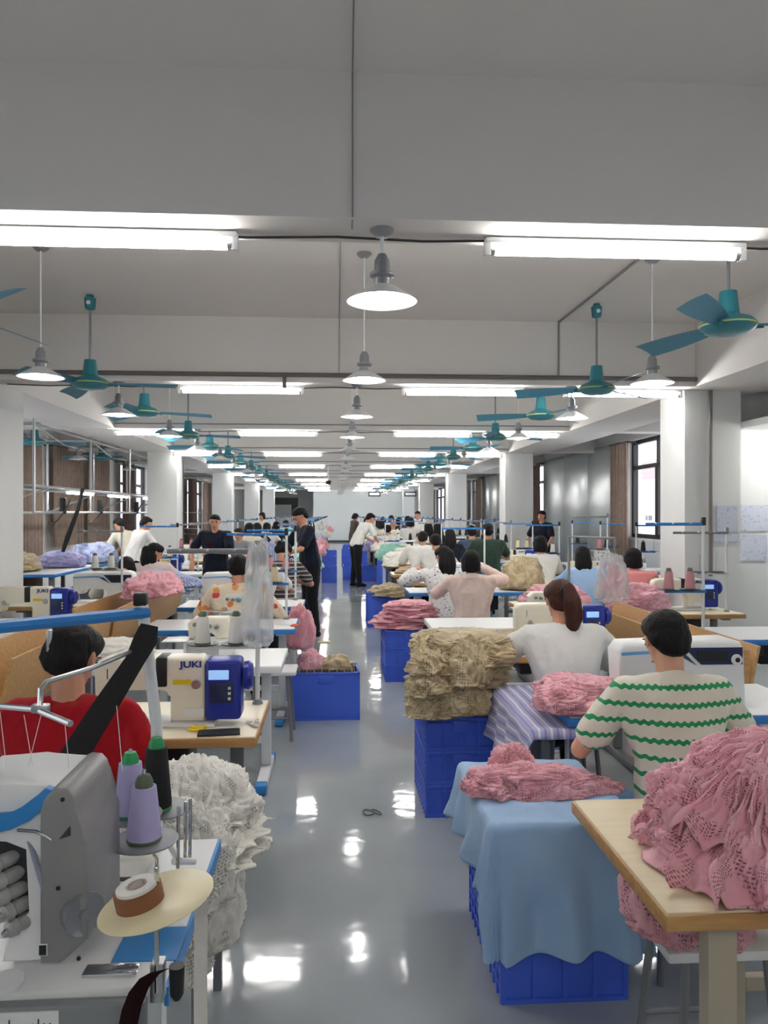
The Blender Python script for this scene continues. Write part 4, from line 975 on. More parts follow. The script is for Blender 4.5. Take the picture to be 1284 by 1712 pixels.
# inner left line
T('wood', (-2.6, 4.85, 0), 'cream table with wooden edge at far left behind the white cloth')
T('wood', (-2.6, 6.45, 0), 'wooden-edged table at left carrying a cream lockstitch machine')
mach('lock', (-2.5, 6.55, .752), 'cream lockstitch machine with blue box at far left behind the red shirt')
stand('grey', (-2.85, 6.25, .752), 'tall grey stand at the left edge beside the black cone', flip=-1, tray=.3, arm=.45)
cones_on((-2.85, 6.25, .752), -1, .3, ['t_black'], 'on the grey stand at the left edge')
T('wood', (-2.6, 7.9, 0), 'wooden-edged table at left, third of the inner line')
mach('comp', (-2.3, 7.95, .752), 'cream and blue long-arm machine on the inner left line')
stand('grey', (-2.1, 7.7, .752), 'grey thread stand beside the cream and blue long-arm machine', flip=-1, H=.72, tray=.34, arm=.42)
cones_on((-2.1, 7.7, .752), -1, .34, ['t_white'], 'on the stand by the cream-blue machine')
# right line beside the aisle
T('blue', (1.62, 3.62, 0), 'blue-edged sewing table in front of the green striped shirt')
mach('comp', (1.63, 3.52, .752), 'large white computer machine with dark control strip beside striped shirt')
T('wood', (1.42, 5.05, 0), 'wooden-edged cream table in front of the white-shirted person with ponytail')
mach('lock', (1.52, 5.15, .752), 'cream lockstitch machine right of the ponytailed person in white')
T('white', (1.35, 6.25, 0), 'long white table behind the beige heap, right of the aisle')
mach('over', (1.75, 6.35, .752), 'small white overlock machine on the long white table right of aisle')
T('blue_1.6', (1.62, 8.95, 0), 'white table with bright blue edge in front of the pale beige shirt')
mach('comp', (1.52, 9.05, .752), 'white computer machine with round knob beside the beige shirt')
stand('blue', (1.72, 8.85, .752), 'grey pole stand beside the pale beige shirt', tray=.2)
cones_on((1.72, 8.85, .752), -1, .2, ['t_pink'], 'on the stand beside the beige shirt', only=[0])
T('wood', (1.42, 10.15, 0), 'wooden-edged white table, second behind the bright blue-edged one')
T('wood', (1.42, 11.5, 0), 'wooden-edged table with beige cloth before the person in white polo')
# outer right line
T('blue', (3.05, 5.6, 0), 'white table with blue side panel at the right edge')
T('wood_1.1', (3.1, 6.95, 0), 'cream table with pink heap at right, in front of the column')
mach('lock', (3.25, 7.0, .752), 'cream lockstitch machine at the right edge beside the pink heap')
stand('grey', (3.55, 6.8, .752), 'grey thread stand at the right edge with bare spool pins', tray=.35)
stand('blue', (2.62, 5.35, .752), 'tall blue-armed thread stand at right with two pink cones', H=.82, tray=.34, arm=.42)
cones_on((2.62, 5.35, .752), -1, .34, ['t_pink', 't_pink'], 'on the tall stand above the striped shirt')
T('wood_1.1', (3.0, 9.55, 0), 'wooden-edged table in front of the pink-shirted person')
mach('lock', (3.25, 9.62, .752), 'lockstitch machine right of the pink-shirted person')
stand('grey', (3.5, 9.75, .752), 'grey thread stand by the large window at right', tray=.42, H=.85)
cones_on((3.5, 9.75, .752), -1, .42, ['t_pink'], 'on the grey stand by the large window', only=[0])
T('wood_0.8', (2.15, 7.45, 0), 'small wooden-edged table with pink cloth behind the ponytailed person')
# ---------- the far rows
rng = random.Random(5)
SEATS = [(815, 12.2), (788, 13.8), (752, 13.0), (732, 14.6), (716, 16.0), (706, 12.0), (728, 10.8), (648, 18.5), (657, 20.5), (637, 21.5), (632, 24), (654, 27), (667, 25), (682, 24), (612, 29), (640, 30), (686, 20), (619, 17.4), (594, 24.5), (698, 22.5),
         (903, 10.2), (212, 9.0), (258, 9.6), (359, 10.6), (502, 10.2), (473, 9.3), (436, 8.6), (399, 14.4), (438, 22.5), (430, 17), (417, 15.6), (446, 20), (462, 23), (520, 24), (478, 26)]
SEATS = [(at(px, 858, z=z).x, at(px, 858, z=z).y - .15) for px, z in SEATS]
def free_y(x, y, half=.6):
    for _ in range(8):
        hit = [q for p, q in SEATS if abs(p - x) < half + .25 and y - .6 < q < y + .55]
        if not hit: return y
        y = max(hit) + .62
    return y
LN = {'la': (-.92, 'left of aisle'), 'lb': (-2.6, 'inner left line'), 'ra': (1.42, 'right of aisle'), 'rb': (2.9, 'outer right line')}
for ln, (x, nm) in LN.items():
    y = dict(la=9.2, lb=9.35, ra=12.9, rb=11.0)[ln]; q = 0
    while y < 39:
        y = free_y(x, y)
        kind = rng.choice(['blue', 'blue', 'wood', 'white']) if ln[0] == 'l' else rng.choice(['wood', 'blue', 'white', 'wood'])
        w = '%s sewing table of the far rows, %s' % (ORD[q], nm)
        T(kind if ln != 'rb' else kind + '_1.1', (x, y, 0), '%s-edged %s' % (dict(blue='blue', wood='wooden', white='white')[kind], w), group='sewing tables in the far rows')
        mk = rng.choice(['lock', 'lock', 'comp', 'over'])
        mach(mk, (x + rng.uniform(-.1, .1), y + .1, .752), '%s on the %s far table, %s' % (dict(lock='cream lockstitch machine', comp='white computer machine', over='overlock machine')[mk], ORD[q], nm), group='sewing machines in the far rows')
        sx = x + .48 if ln[0] == 'l' else x + rng.choice([-.45, .45])
        if ln == 'rb': sx = x + .4
        cl = rng.choice(['blue', 'blue', 'grey']); f = -1 if sx > x else 1
        kk = (.72, .3, .5) if f < 0 and cl == 'blue' else (.72, .34, .42)
        stand(cl, (sx, y + .22, .752), '%s thread stand on the %s far table, %s' % (cl, ORD[q], nm), flip=f, H=kk[0], tray=kk[1], arm=kk[2], group='thread stands in the far rows')
        tc = rng.choice(['t_white', 't_white', 't_pink', 't_cream', 't_black'])
        for i in range(2):
            cone(tc, (sx + f * (.1 + .155 * i), y + .215, .752 + kk[1] + .018), '%s thread cone, %s far table, %s, %s' % (dict(t_white='white', t_black='black', t_pink='pink', t_cream='cream')[tc], ORD[q], nm, ['by the pole', 'away from the pole'][i]), group='thread cones in the far rows')
        y += 1.45 + rng.uniform(-.05, .1); q += 1
# side aisle tables right of the columns
for i, y in enumerate((10.6, 12.1, 13.6, 20.5, 22.0)):
    T('white', (4.72, y, 0), 'white sewing table %s along the right-hand windows' % ORD[i], group='tables along the right windows')
    stand('blue', (4.3, y + .2, .752), 'blue-armed thread stand %s along the right-hand windows' % ORD[i], flip=1, H=.72, tray=.34, arm=.42, group='stands along the right windows')
    cone('t_black', (4.4, y + .195, 1.11), 'dark thread cone %s along the right-hand windows' % ORD[i], group='cones along the right windows')
    mach('over', (4.8, y, .752), 'overlock machine %s along the right-hand windows' % ORD[i], group='overlock machines along the right windows')

# ---------- wooden chutes between the lines
def chute(x, y0, y1, z0, z1, label, wd=.34, tilt=.12):
    t = thing('wooden_chute', label, 'chute', (x, y0, 0)); L = y1 - y0
    for s in (-1, 1):
        bm = B(); P = [(s * wd / 2 - .009, z0), (s * wd / 2 + .009, z0), (s * (wd / 2 + tilt * .5) + .009, z1), (s * (wd / 2 + tilt * .5) - .009, z1)]
        prism(bm, P, 0, L); obj('side_board', bm, 'board', t)
    obj('bottom_board', b2(B(), -wd / 2, wd / 2, 0, L, z0, z0 + .015), 'board', t)
    obj('end_board', b2(B(), -wd / 2, wd / 2, -.001, .016, z0 + .015, z1 - .02), 'board', t)
    for s in (.1, L - .1):
        for sx in (-1, 1): obj('leg', b2(B(), sx * wd * .4 - .015, sx * wd * .4 + .015, s - .015, s + .015, 0, z0), 'leggrey', t)
    return t
chute(-1.76, 3.9, 5.6, .62, .93, 'plywood chute between the left tables, nearest the red shirt', .2)
chute(-1.76, 5.75, 8.2, .62, .95, 'plywood chute at left holding pink cloth near the floral shirt', .2)
chute(2.28, 4.3, 6.6, .6, .88, 'plywood chute behind the striped shirt at right', .2)

# ---------- cutting table and overhead track, left side aisle
t = thing('cutting_table', 'long white cutting table with blue edge by the left curtains', 'table', (-4.25, 10.4, 0))
obj('tabletop', b2(B(), -.85, .55, 0, 4.2, .8, .84, bev=.005), 'blueedge', t); obj('laminate', b2(B(), -.84, .54, .01, 4.19, .84, .843), 'wtop', t)
for sx in (-.75, .45):
    for sy in (.15, 2.1, 4.05): obj('leg', b2(B(), sx - .03, sx + .03, sy - .03, sy + .03, 0, .8), 'leggrey', t)
obj('shelf', b2(B(), -.8, .5, .1, 4.1, .25, .28), 'leggrey', t)
t = thing('overhead_track', 'grey metal power track frame with small tube lights over the cutting table', 'track', (-4.3, 10.6, 0))
def bar(nm, pts, r=.022, m='metal', par=None): return obj(nm, tube(B(), pts, r, 6), m, par or t)
for xx in (-.45, .25):
    bar('upper_rail', [(xx, 0, 2.85), (xx, 7.2, 2.85)]); bar('middle_rail', [(xx, 0, 2.02), (xx, 7.2, 2.02)]); bar('lower_rail', [(xx, 0, 1.66), (xx, 7.2, 1.66)])
    for yy in (0, 2.4, 4.8, 7.2): bar('upright', [(xx, yy, 1.66), (xx, yy, 2.92)], .02); 
for yy in (0, 2.4, 4.8, 7.2):
    bar('cross_rail', [(-.45, yy, 2.85), (.25, yy, 2.85)], .018); bar('cross_rail', [(-.45, yy, 2.02), (.25, yy, 2.02)], .018); bar('brace', [(-.45, yy, 1.66), (.25, yy + .6, 2.02)], .014)
    bar('brace', [(.25, yy, 2.85), (.25, min(yy + 1.2, 7.2), 2.66)], .012)
for yy in (1.3, 3.4, 5.9):
    obj('strip_light', tube(B(), [(.25, yy, 1.96), (.25, yy + 1.2, 1.96)], .018, 10), 'tube', t); obj('light_batten', b2(B(), .22, .28, yy - .03, yy + 1.23, 1.975, 2.0), 'white', t)
for yy in (1.1, 2.9, 5.3):
    s_ = obj('power_socket', box(B(), (.25, yy, 1.76), (.09, .06, .24), bev=.015), 'black', t)
    pts = [(.25 + .12 * math.sin(a * .9), yy + .05 - .25 * a / 6 * 1.2, 1.64 - .0 + .22 * math.sin(a) * (1 if a < 3.2 else .7)) for a in np.linspace(0, 5.5, 16)]
    obj('cable', tube(B(), pts, .009, 6), 'cable', s_)
pts = [(-3.86, 12.0, 2.03), (-3.9, 11.9, 1.7), (-3.98, 11.7, 1.3), (-4.05, 11.6, .98)]
tag(obj('hanging_strap', tube(B(), pts, [.03, .03, .04, .02], 8, flat=.3), 'blackcloth'), 'black strap hanging from the overhead track above the cutting table', 'strap')
# wire rack with folded goods
def rack(loc, label):
    t = thing('wire_rack', label, 'rack', loc)
    for x in (-.4, .4):
        for y in (-.25, .25): obj('upright', tube(B(), [(x, y, 0), (x, y, 1.75)], .012, 6), 'greymetal', t)
    for k in range(5):
        z = .15 + .38 * k; bm = B()
        for i in range(9): tube(bm, [(-.4 + .1 * i, -.25, z), (-.4 + .1 * i, .25, z)], .004, 4)
        for y in (-.25, 0, .25): tube(bm, [(-.4, y, z), (.4, y, z)], .006, 4)
        s = obj('shelf', bm, 'greymetal', t)
    bm = B()
    for i in range(7): z = .15 + .25 * i; tube(bm, [(-.4, .25, z), (.4, .25, z)], .004, 4)
    obj('back_grid', bm, 'greymetal', t); return t
rack((-3.6, 18.4, 0), 'tall grey wire rack just beyond the second left column')

# ---------- crates, stools, heaps
CR = {}
def crate(w, d, h, style, loc, label, group=None, rz=0):
    key = (w, d, h, style)
    if key not in CR:
        CR[key] = make_crate(w, d, h, style); o = CR[key]; o.location = loc; o.rotation_euler.z = rz; o['label'] = label
        if group: o['group'] = group
        return o
    return dup(CR[key], loc, rz, label, group)
crate(.44, .62, .3, 'rib', (.77, 2.86, 0), 'blue lattice crate under the pale blue cloth, lower of its stack')
crate(.44, .62, .3, 'rib', (.77, 2.86, .302), 'blue lattice crate hidden under the pale blue cloth, upper of its stack')
crate(.4, .56, .18, 'rib', (.68, 4.42, 0), 'blue crate at the bottom of the stack beneath the beige heap')
crate(.4, .56, .18, 'rib', (.68, 4.42, .182), 'blue crate in the middle of the stack beneath the beige heap')
crate(.4, .56, .18, 'rib', (.68, 4.42, .364), 'blue crate at the top of the stack beneath the beige heap')
crate(.5, .8, .165, 'rib', (.73, 7.9, 0), 'blue crate at the bottom beneath the layered pink heap')
crate(.5, .8, .165, 'rib', (.73, 7.9, .167), 'blue crate in the middle beneath the layered pink heap')
crate(.5, .8, .165, 'rib', (.73, 7.9, .334), 'blue crate at the top beneath the layered pink heap')
crate(.42, .6, .5, 'tub', (.66, 11.4, 0), 'blue tub holding olive beige cloth beside the aisle')
crate(.54, .42, .38, 'tub', (-.08, 6.35, 0), 'blue tub lined with plaid cloth standing in the aisle')
for i, (x, y, h) in enumerate(((.42, 19.4, .34), (.75, 19.0, .34), (.6, 21.4, .34), (.45, 23.6, .34), (.7, 25.8, .34), (.45, 28.5, .34))):
    crate(.5, .7, h, 'tub', (x, y, 0), 'blue tub on the floor right of aisle, %s beyond the standing person' % ORD[i], group='blue tubs beyond the standing person')
    if i in (2, 3, 4): crate(.5, .7, h, 'tub', (x, y, h + .002), 'stacked blue tub on the %s tub right of the aisle' % ORD[i], group='blue tubs beyond the standing person')
for i, (x, y) in enumerate(((-.16, 18.5), (-.2, 22.4), (-.16, 26.0))): crate(.36, .5, .4, 'tub', (x, y, 0), 'blue tub left of the aisle in the far rows, %s from the camera' % ORD[i], group='blue tubs left of the aisle')
t = thing('fabric_roll', 'upright blue roll beside the table of the standing person', 'roll', (.98, 16.3, 0))
obj('roll_body', lathe(B(), [(0, 0), (.11, 0), (.12, .02), (.12, .7), (.11, .72), (0, .72)], 20), 'crate', t)
def pile(x, y, z, rx, ry, h, m, label, group, n, seed, res=60, cat='fabric', fd=None, across=9, amp=.17, nm='fabric_piece', spread=.3):
    r = random.Random(seed)
    cloth(nm, lump(rx, ry, h, seed, r.random() * 3 if fd is None else fd, across, amp, res=res), m, (x, y, z), label + ', main heap', cat, group)
    for i in range(n):
        a = 2 * PI * i / n + r.random(); k = spread + .2 * r.random(); sx, sy = rx * (.45 + .2 * r.random()), ry * (.45 + .2 * r.random()); hh = h * (.45 + .3 * r.random())
        zz = z + h * (1 - k) * .35 * (i % 2)
        cloth(nm, lump(sx, sy, hh, seed * 10 + i, r.random() * 3, across * .7, amp * 1.1, res=max(24, res * 2 // 3)), m, (x + rx * k * math.cos(a) * 1.3, y + ry * k * math.sin(a) * 1.3, zz), label + ', %s loose piece' % ORD[i], cat, group)
# beige heap on the crate stack: stacked panels at right, rolled bunches at left
r = random.Random(3)
for i in range(8):
    cloth('fabric_piece', lump(.25 + .02 * r.random(), .25, .068, 40 + i, 1.4 + .3 * r.random(), 9, .13, res=70, flat=.3), 'beige', (.7 + .03 * r.uniform(-1, 1), 4.36, 0.545 + .049 * i), 'tan lace panel in the stacked heap on crates, %s layer from the bottom' % ORD[i], 'fabric', 'tan lace panels stacked on the crates')
for i, (dx, dy, dz, a, b, c) in enumerate(((-.16, -.17, .0, .12, .1, .13), (-.17, -.18, .11, .11, .11, .12), (-.16, -.15, .21, .11, .12, .12), (-.02, -.19, .02, .13, .09, .15), (.0, -.17, .15, .11, .12, .22), (-.15, .0, .27, .1, .14, .12), (.1, -.12, .25, .15, .13, .12))):
    cloth('fabric_piece', lump(a * 1.05, b * .95, c * .9, 60 + i, 1.2 + .5 * i, 6, .27, res=80), 'beige', (.7 + dx * 1.08, 4.32 + dy * 1.1, .55 + dz * 1.1), 'tan lace bunch on the aisle side of the heap, %s' % ['lowest left', 'middle left', 'upper left', 'low centre', 'tall centre', 'top left', 'top right'][i], 'fabric', 'tan lace bunches on the heap')
# pink layered heap on the third stack
for i in range(6):
    cloth('fabric_piece', lump(.3 - .015 * i, .36 - .02 * i, 0.055, 80 + i, .2 + .3 * r.random(), 10, .18, res=48, flat=.15), 'pinkplain', (.72 + .04 * r.uniform(-1, 1), 7.9, 0.5 + .036 * i), 'folded pink cloth in the layered heap on crates, %s layer from the bottom' % ORD[i], 'fabric', 'pink layers on the third crate stack')
pile(.85, 11.35, .44, .32, .4, .14, 'beige', 'olive beige cloth heaped in the blue tub by the aisle', 'olive beige cloth in the tub', 3, 91, 40)
cloth('tub_liner', drape(-.08 - .22, -.08 + .22, 6.18, 6.52, .33, (.06, .06, .06, .06), 5, amp=.006, flare=-.2, res=.02), 'plaid', (0, 0, .05), 'dark plaid cloth lining the blue tub in the aisle', 'cloth')
pile(-.2, 6.36, .36, .1, .13, .13, 'pink', 'pink lace in the plaid-lined tub', 'pink lace in the plaid tub', 1, 92, 40)
pile(.0, 6.33, .36, .13, .13, .1, 'beige', 'tan cloth in the plaid-lined tub', 'tan cloth in the plaid tub', 2, 93, 40, across=12)
t = thing('stool', 'white-topped stool with grey legs beside the white table, left of aisle', 'stool', (-.47, 5.75, 0)); t2 = make_stool(.5); 
for c in list(kids(t2)): c.parent = t
bpy.data.objects.remove(t2); STOOL = t; KEEP.clear()
# plastic bags
tag(obj('plastic_bag', lump(.065, .055, .41, 11, 1.57, 7, .16, res=60), 'film', loc=(-.36, 3.6, 1.03)), 'tall clear plastic bag hanging from the grey thread stand', 'bag')
tag(obj('plastic_bag', lump(.12, .09, .3, 12, 1.2, 7, .16, res=50), 'film', loc=at(1022, 985, z=6.0) - Vector((0, 0, .1))), 'clear plastic bag with orange scraps hanging between the blue and pink shirts', 'bag')
tag(obj('cloth_scraps', lump(.04, .04, .18, 13, 1.2, 7, .2, res=24), M['pinkplain'], loc=at(1024, 975, z=6.0) - Vector((0, 0, .06))), 'orange pink scraps inside the hanging plastic bag', 'fabric')
p = at(1027, 900, z=6.0); tag(obj('bag_hook', tube(B(), [(1.95, 6.35, .752), (1.95, 6.35, p.z), (p.x, p.y, p.z), (p.x, p.y, p.z - .15)], .012, 8), 'greymetal'), 'grey hooked pole carrying the plastic bag at right', 'pole')
tag(obj('cloth_bag', lump(.13, .12, .34, 14, 1.57, 9, .14, res=48), 'pinkplain', loc=(-.33, 7.25, .38)), 'pink cloth bundle hanging at the aisle end of a table', 'bundle')
tag(obj('bundle_hook', tube(B(), [(-.33, 7.45, .71), (-.33, 7.25, .74), (-.33, 7.25, .66)], .006, 6), 'metal'), 'small hook holding the pink bundle', 'hook')
# heaps on tables
pile(1.15, 5.0, .755, .17, .15, .1, 'beige', 'tan lace on the table left of the ponytailed person', 'tan lace beside the ponytail', 2, 101, 44)
pile(2.75, 6.9, .755, .26, .22, .2, 'pink', 'pink layered cloth on the cream table at right', 'pink cloth on the right cream table', 3, 102, 60, across=14)
pile(2.18, 8.95, .755, .24, .22, .3, 'beige', 'tan crumpled cloth on the blue-edged table', 'tan cloth on the blue-edged table', 4, 103, 50, across=11)
pile(2.15, 7.45, .755, .3, .2, .16, 'pink', 'pink lace between the beige and pink shirts', 'pink lace behind the ponytail', 3, 104, 44)
pile(-1.62, 6.9, .93, .2, .5, .16, 'pinkplain', 'pink floral cloth spilling from the plywood chute', 'pink cloth on the chute', 3, 105, 50)
pile(-2.15, 5.0, .755, .22, .22, .14, 'whitecloth', 'white cloth on the table at far left', 'white cloth at far left', 3, 106, 44)
pile(-1.4, 4.95, .76, .2, .2, .08, 'whitecloth', 'white cloth beside the overlock machine', 'white cloth by the overlock', 2, 107, 40)
pile(-4.6, 11.0, .845, .42, .35, .22, 'beige', 'beige and pink cloth on the cutting table', 'beige cloth on the cutting table', 4, 108, 50, across=11)
pile(-4.1, 11.8, .845, .3, .32, .2, 'lav', 'lavender cloth on the cutting table', 'lavender cloth on the cutting table', 4, 109, 50, across=8)
pile(-3.95, 12.9, .845, .3, .5, .26, 'bluestripe', 'blue striped cloth in front of the two men', 'striped cloth before the two men', 3, 110, 40)
pile(-2.2, 9.4, .755, .5, .25, .16, 'bluestripe', 'blue and white striped cloth before the man in navy', 'striped cloth before the navy shirt', 3, 111, 40)
pile(-.75, 12.2, .755, .45, .3, .28, 'mint', 'mint green cloth on a table left of the aisle', 'mint cloth left of the aisle', 3, 112, 36)
pile(1.2, 11.5, .755, .3, .22, .08, 'beige', 'tan cloth strip on the wooden table, right of aisle', 'tan cloth on the wooden table', 2, 113, 36)
pile(1.15, 13.0, .755, .35, .28, .2, 'whitecloth', 'white cloth on the table before the white polo', 'white cloth right of the aisle', 3, 114, 36)
pile(1.1, 17.4, .755, .3, .3, .22, 'whitecloth', 'white cloth being handled by the standing person', 'white cloth at the standing person', 2, 115, 30)
pile(-.42, 10.7, .755, .18, .2, .1, 'bluestripe', 'blue patterned cloth hanging over the table end by the aisle', 'patterned cloth by the aisle', 2, 116, 36)
r = random.Random(9)
for i in range(16):
    side = i % 2; x = (-.6 if side else 1.1) + r.uniform(-.2, .2); y = 15 + 1.45 * i + r.uniform(-.2, .2); m = r.choice(['whitecloth', 'mint', 'beige', 'pinkplain', 'lav', 'whitecloth'])
    cloth('fabric_heap', lump(.28, .24, .24, 130 + i, r.random() * 3, 8, .2, res=26), m, (x, y, .755), '%s cloth heap on a far table %s of the aisle, %s from the camera' % (dict(whitecloth='white', mint='mint green', beige='tan', pinkplain='pink', lav='lavender')[m], 'left' if side else 'right', ORD[i // 2]), 'fabric', 'cloth heaps in the far rows')
# ================================================================== PEOPLE IN PLACE
def put(px, py, z, label, **k):
    """px, py: pixel of the middle of the head at camera depth z"""
    pose = k.get('pose', 'sit'); lean = k.get('lean', .22); bend = k.get('bend', 0); nod = k.get('nod', 0); rz = k.pop('rz', 0)
    P = at(px, py, z=z); hz = math.cos(lean) * .2 + math.cos(lean + bend) * .335 + math.cos(lean + bend + nod) * .13
    hy_ = math.sin(lean) * .2 + math.sin(lean + bend) * .335 + math.sin(lean + bend + nod) * .13 + .02
    if pose == 'sit':
        sc = k.get('sc', 1.0); seat = min(.62, max(.4, P.z / sc - hz - .1)); k['seat'] = seat
        kz = .8 / sc
    else: sc = k.setdefault('sc', P.z / (hz + .93))
    off = Matrix.Rotation(rz, 3, 'Z') @ Vector((0, hy_ * sc, 0))
    return person(label, (P.x - off.x, P.y - off.y, 0), rz, **k)
NEAR = .0065
# nearest people
red = put(122, 1118, 2.62, 'person in red t-shirt with black pinned-up hair sewing at front left', shirt='red', hair='updo', hairm='hair', skinm='skin', lean=.18, hp=.5, hy=-.3, lh=(-.12, .5, .8), rh=(.16, .4, .74), vox=NEAR, girth=1.02, wr=.014, seed=1, elbows=(-.4, .45))
stri = put(1112, 1072, 3.0, 'person in cream shirt with wavy green stripes and short black hair', shirt='greenstripe', hair='short', skinm='skin2', lean=.2, hp=.45, hy=.08, wr=.01, lh=(-.2, .34, .83), rh=(.22, .38, .78), vox=NEAR, girth=1.0, collar='collar', pants='jeans', seed=2, elbows=(-.55, .6))
pony = put(936, 1020, 4.35, 'person in white shirt with brown ponytail tied by a ribbon', shirt='whitetee', sleeve='puff', hair='pony', hairm='hairbrown', lean=.2, hp=.35, hy=.15, lh=(-.22, .42, .84), rh=(.2, .42, .82), vox=.0075, girth=1.08, seed=3)
beig = put(787, 940, 7.6, 'person in pale beige shirt with black hair and raised forearms', shirt='beigeshirt', sleeve='long', hair='bob', lean=.1, hp=.2, lh=(-.14, .42, .92), rh=(.16, .34, 1.1), vox=.01, girth=1.12, wr=.014, collar='beigeshirt', seed=4)
flor = put(741, 932, 8.7, 'person in white speckled blouse with long black ponytail', shirt='speckle', sleeve='puff', hair='long', lean=.15, hp=.35, hy=.5, rh=(.16, .38, .85), lh=(-.3, .35, 1.0), vox=.01, girth=1.1, seed=5)
pink = put(1058, 945, 8.3, 'person in coral pink shirt with bobbed black hair near the window', shirt='pinkshirt', sleeve='short', hair='bob', lean=.18, hp=.2, vox=.01, girth=1.1, seed=6, skinm='skin2')
blue = put(974, 935, 9.0, 'person in pale blue shirt with long black hair', shirt='paleblue', hair='long', lean=.28, hp=.4, hy=-.3, vox=.011, seed=7)
put(903, 911, 10.2, 'person in white t-shirt with short black hair left of the blue shirt', shirt='whitetee', hair='bob', lean=.15, hp=.25, vox=.011, seed=8, girth=1.05)
put(815, 888, 12.2, 'person in dark green t-shirt with short black hair', shirt='darkgreen', hair='short', lean=.1, hp=.15, vox=.012, seed=9, girth=1.1, rh=(.2, .42, .85), sc=1.08)
put(788, 890, 13.8, 'person in slate grey shirt left of the dark green t-shirt', shirt='slate', hair='short', lean=.1, hp=.2, vox=.013, seed=10, sc=1.05)
put(752, 896, 13.0, 'person in navy top with long black hair, right of three long-haired heads', shirt='navyshirt', hair='long', lean=.15, hp=.2, vox=.013, seed=11)
put(732, 886, 14.6, 'person in navy top with long black hair, middle of three', shirt='navyshirt', hair='long', lean=.15, hp=.2, vox=.014, seed=12, sc=1.04)
put(716, 884, 16.0, 'person with black shoulder-length hair, left of three', shirt='creamtee', hair='long', lean=.15, hp=.2, vox=.014, seed=13, sc=1.04)
put(706, 900, 12.0, 'person in white polo leaning over the table with his back to camera', shirt='whitetee', hair='crop', lean=.4, hp=.3, hr=.2, vox=.012, seed=14, girth=1.25)
put(728, 907, 10.8, 'person with black hair in white shirt between polo and speckled blouse', shirt='whitetee', hair='short', lean=.35, hp=.5, vox=.012, seed=15)
put(648, 888, 18.5, 'person in white t-shirt with short black hair bent away right of the aisle', shirt='whitetee', hair='short', lean=.2, hp=.3, vox=.015, seed=16, sc=1.08)
put(657, 878, 20.5, 'balding person in pale shirt in the far right rows', shirt='creamtee', hair='bald', lean=.15, hp=.3, vox=.015, seed=17, sc=1.1)
for i, (px, py, z, m) in enumerate(((637, 880, 21.5, 'creamtee'), (632, 876, 24, 'mint'), (654, 868, 27, 'whitetee'), (667, 872, 25, 'navyshirt'), (682, 870, 24, 'slate'), (612, 874, 29, 'mint'), (640, 870, 30, 'whitetee'), (686, 874, 20, 'whitetee'))):
    put(px, py, z, 'dark-haired person seated far down the right rows, %s by depth' % ORD[i], shirt=m, hair='bob', lean=.15, hp=.3, vox=.02, seed=20 + i, sc=1.14, group='people far down the right rows')
stand1 = put(619, 882, 17.4, 'standing person in white t-shirt and black trousers leaning over a table right of aisle', pose='stand', rz=-1.15, shirt='whitetee', hair='short', lean=.35, bend=.25, hp=.6, lh=(-.12, .5, .98), rh=(.12, .5, .96), vox=.011, seed=31, girth=1.15, sc=1.02)
put(594, 864, 24.5, 'standing person in grey-brown dress with short dark hair beside the far aisle', pose='stand', rz=-1.2, shirt='brown', sleeve='long', pants='brown', hair='bob', lean=.1, hp=.6, lh=(-.1, .38, 1.1), rh=(.1, .38, 1.12), vox=.013, seed=32, hem=.3)
put(698, 861, 22.5, 'standing man in white shirt facing the camera in the far right rows', pose='stand', rz=2.7, shirt='whitetee', sleeve='long', hair='short', lean=.08, hp=.2, lh=(-.15, .35, 1.0), rh=(.15, .35, 1.0), vox=.013, seed=33)
put(905, 863, 15.6, 'person in black half hidden behind the second right column', pose='stand', rz=2.4, shirt='navyshirt', hair='short', lean=.05, hp=.1, lh=(-.2, .25, .95), rh=(.2, .25, .95), vox=.014, seed=34)
# left side
put(399, 952, 6.5, 'person in orange and turquoise floral shirt with dark hair', shirt='floral', sleeve='long', hair='updo', lean=.25, hp=.4, lh=(-.15, .42, .82), rh=(.15, .42, .82), vox=.0095, seed=41, girth=1.05)
put(212, 948, 9.0, 'person with black hair bent low over cream cloth at left', shirt='creamtee', sleeve='long', hair='bob', lean=.55, bend=.2, nod=.3, hp=.9, hy=.5, lh=(-.15, .5, .8), rh=(.15, .5, .8), vox=.011, seed=42)
put(258, 926, 9.6, 'girl in pale pink top with very long black ponytail', shirt='palepink', hair='long', lean=.15, hp=.5, hy=-1.0, vox=.011, seed=43)
put(199, 877, 13.0, 'man in cream t-shirt with glasses leaning over the cutting table', pose='stand', rz=1.1, shirt='creamtee', hair='short', lean=.3, bend=.15, hp=.6, lh=(-.12, .55, .95), rh=(.12, .55, .95), vox=.011, seed=44)
put(244, 875, 12.4, 'man in white t-shirt with cropped hair bending right behind the cream t-shirt', pose='stand', rz=-.9, shirt='whitetee', hair='crop', lean=.3, bend=.1, hp=.5, lh=(-.12, .5, .95), rh=(.12, .5, .95), vox=.011, seed=45, girth=1.15)
navy = put(359, 873, 10.6, 'man in navy polo shirt facing the camera and holding a phone', pose='stand', rz=2.75, shirt='navyshirt', hair='crop', lean=.02, hp=.15, hy=.5, lh=(-.12, .3, 1.18), rh=(.25, .22, 1.02), vox=.0085, seed=46, girth=1.2)
dark = put(502, 863, 10.2, 'tall man in dark shirt looking down at cloth in his hands', pose='stand', rz=2.0, shirt='navyshirt', hair='short', lean=.12, bend=.1, hp=.65, lh=(-.1, .42, 1.1), rh=(.1, .42, 1.08), vox=.0085, seed=47, girth=1.1)
put(473, 922, 9.3, 'person in dark striped knit bent over the table left of aisle', shirt='darkstripe', hair='bun', lean=.4, hp=.8, hy=-.7, vox=.011, seed=48)
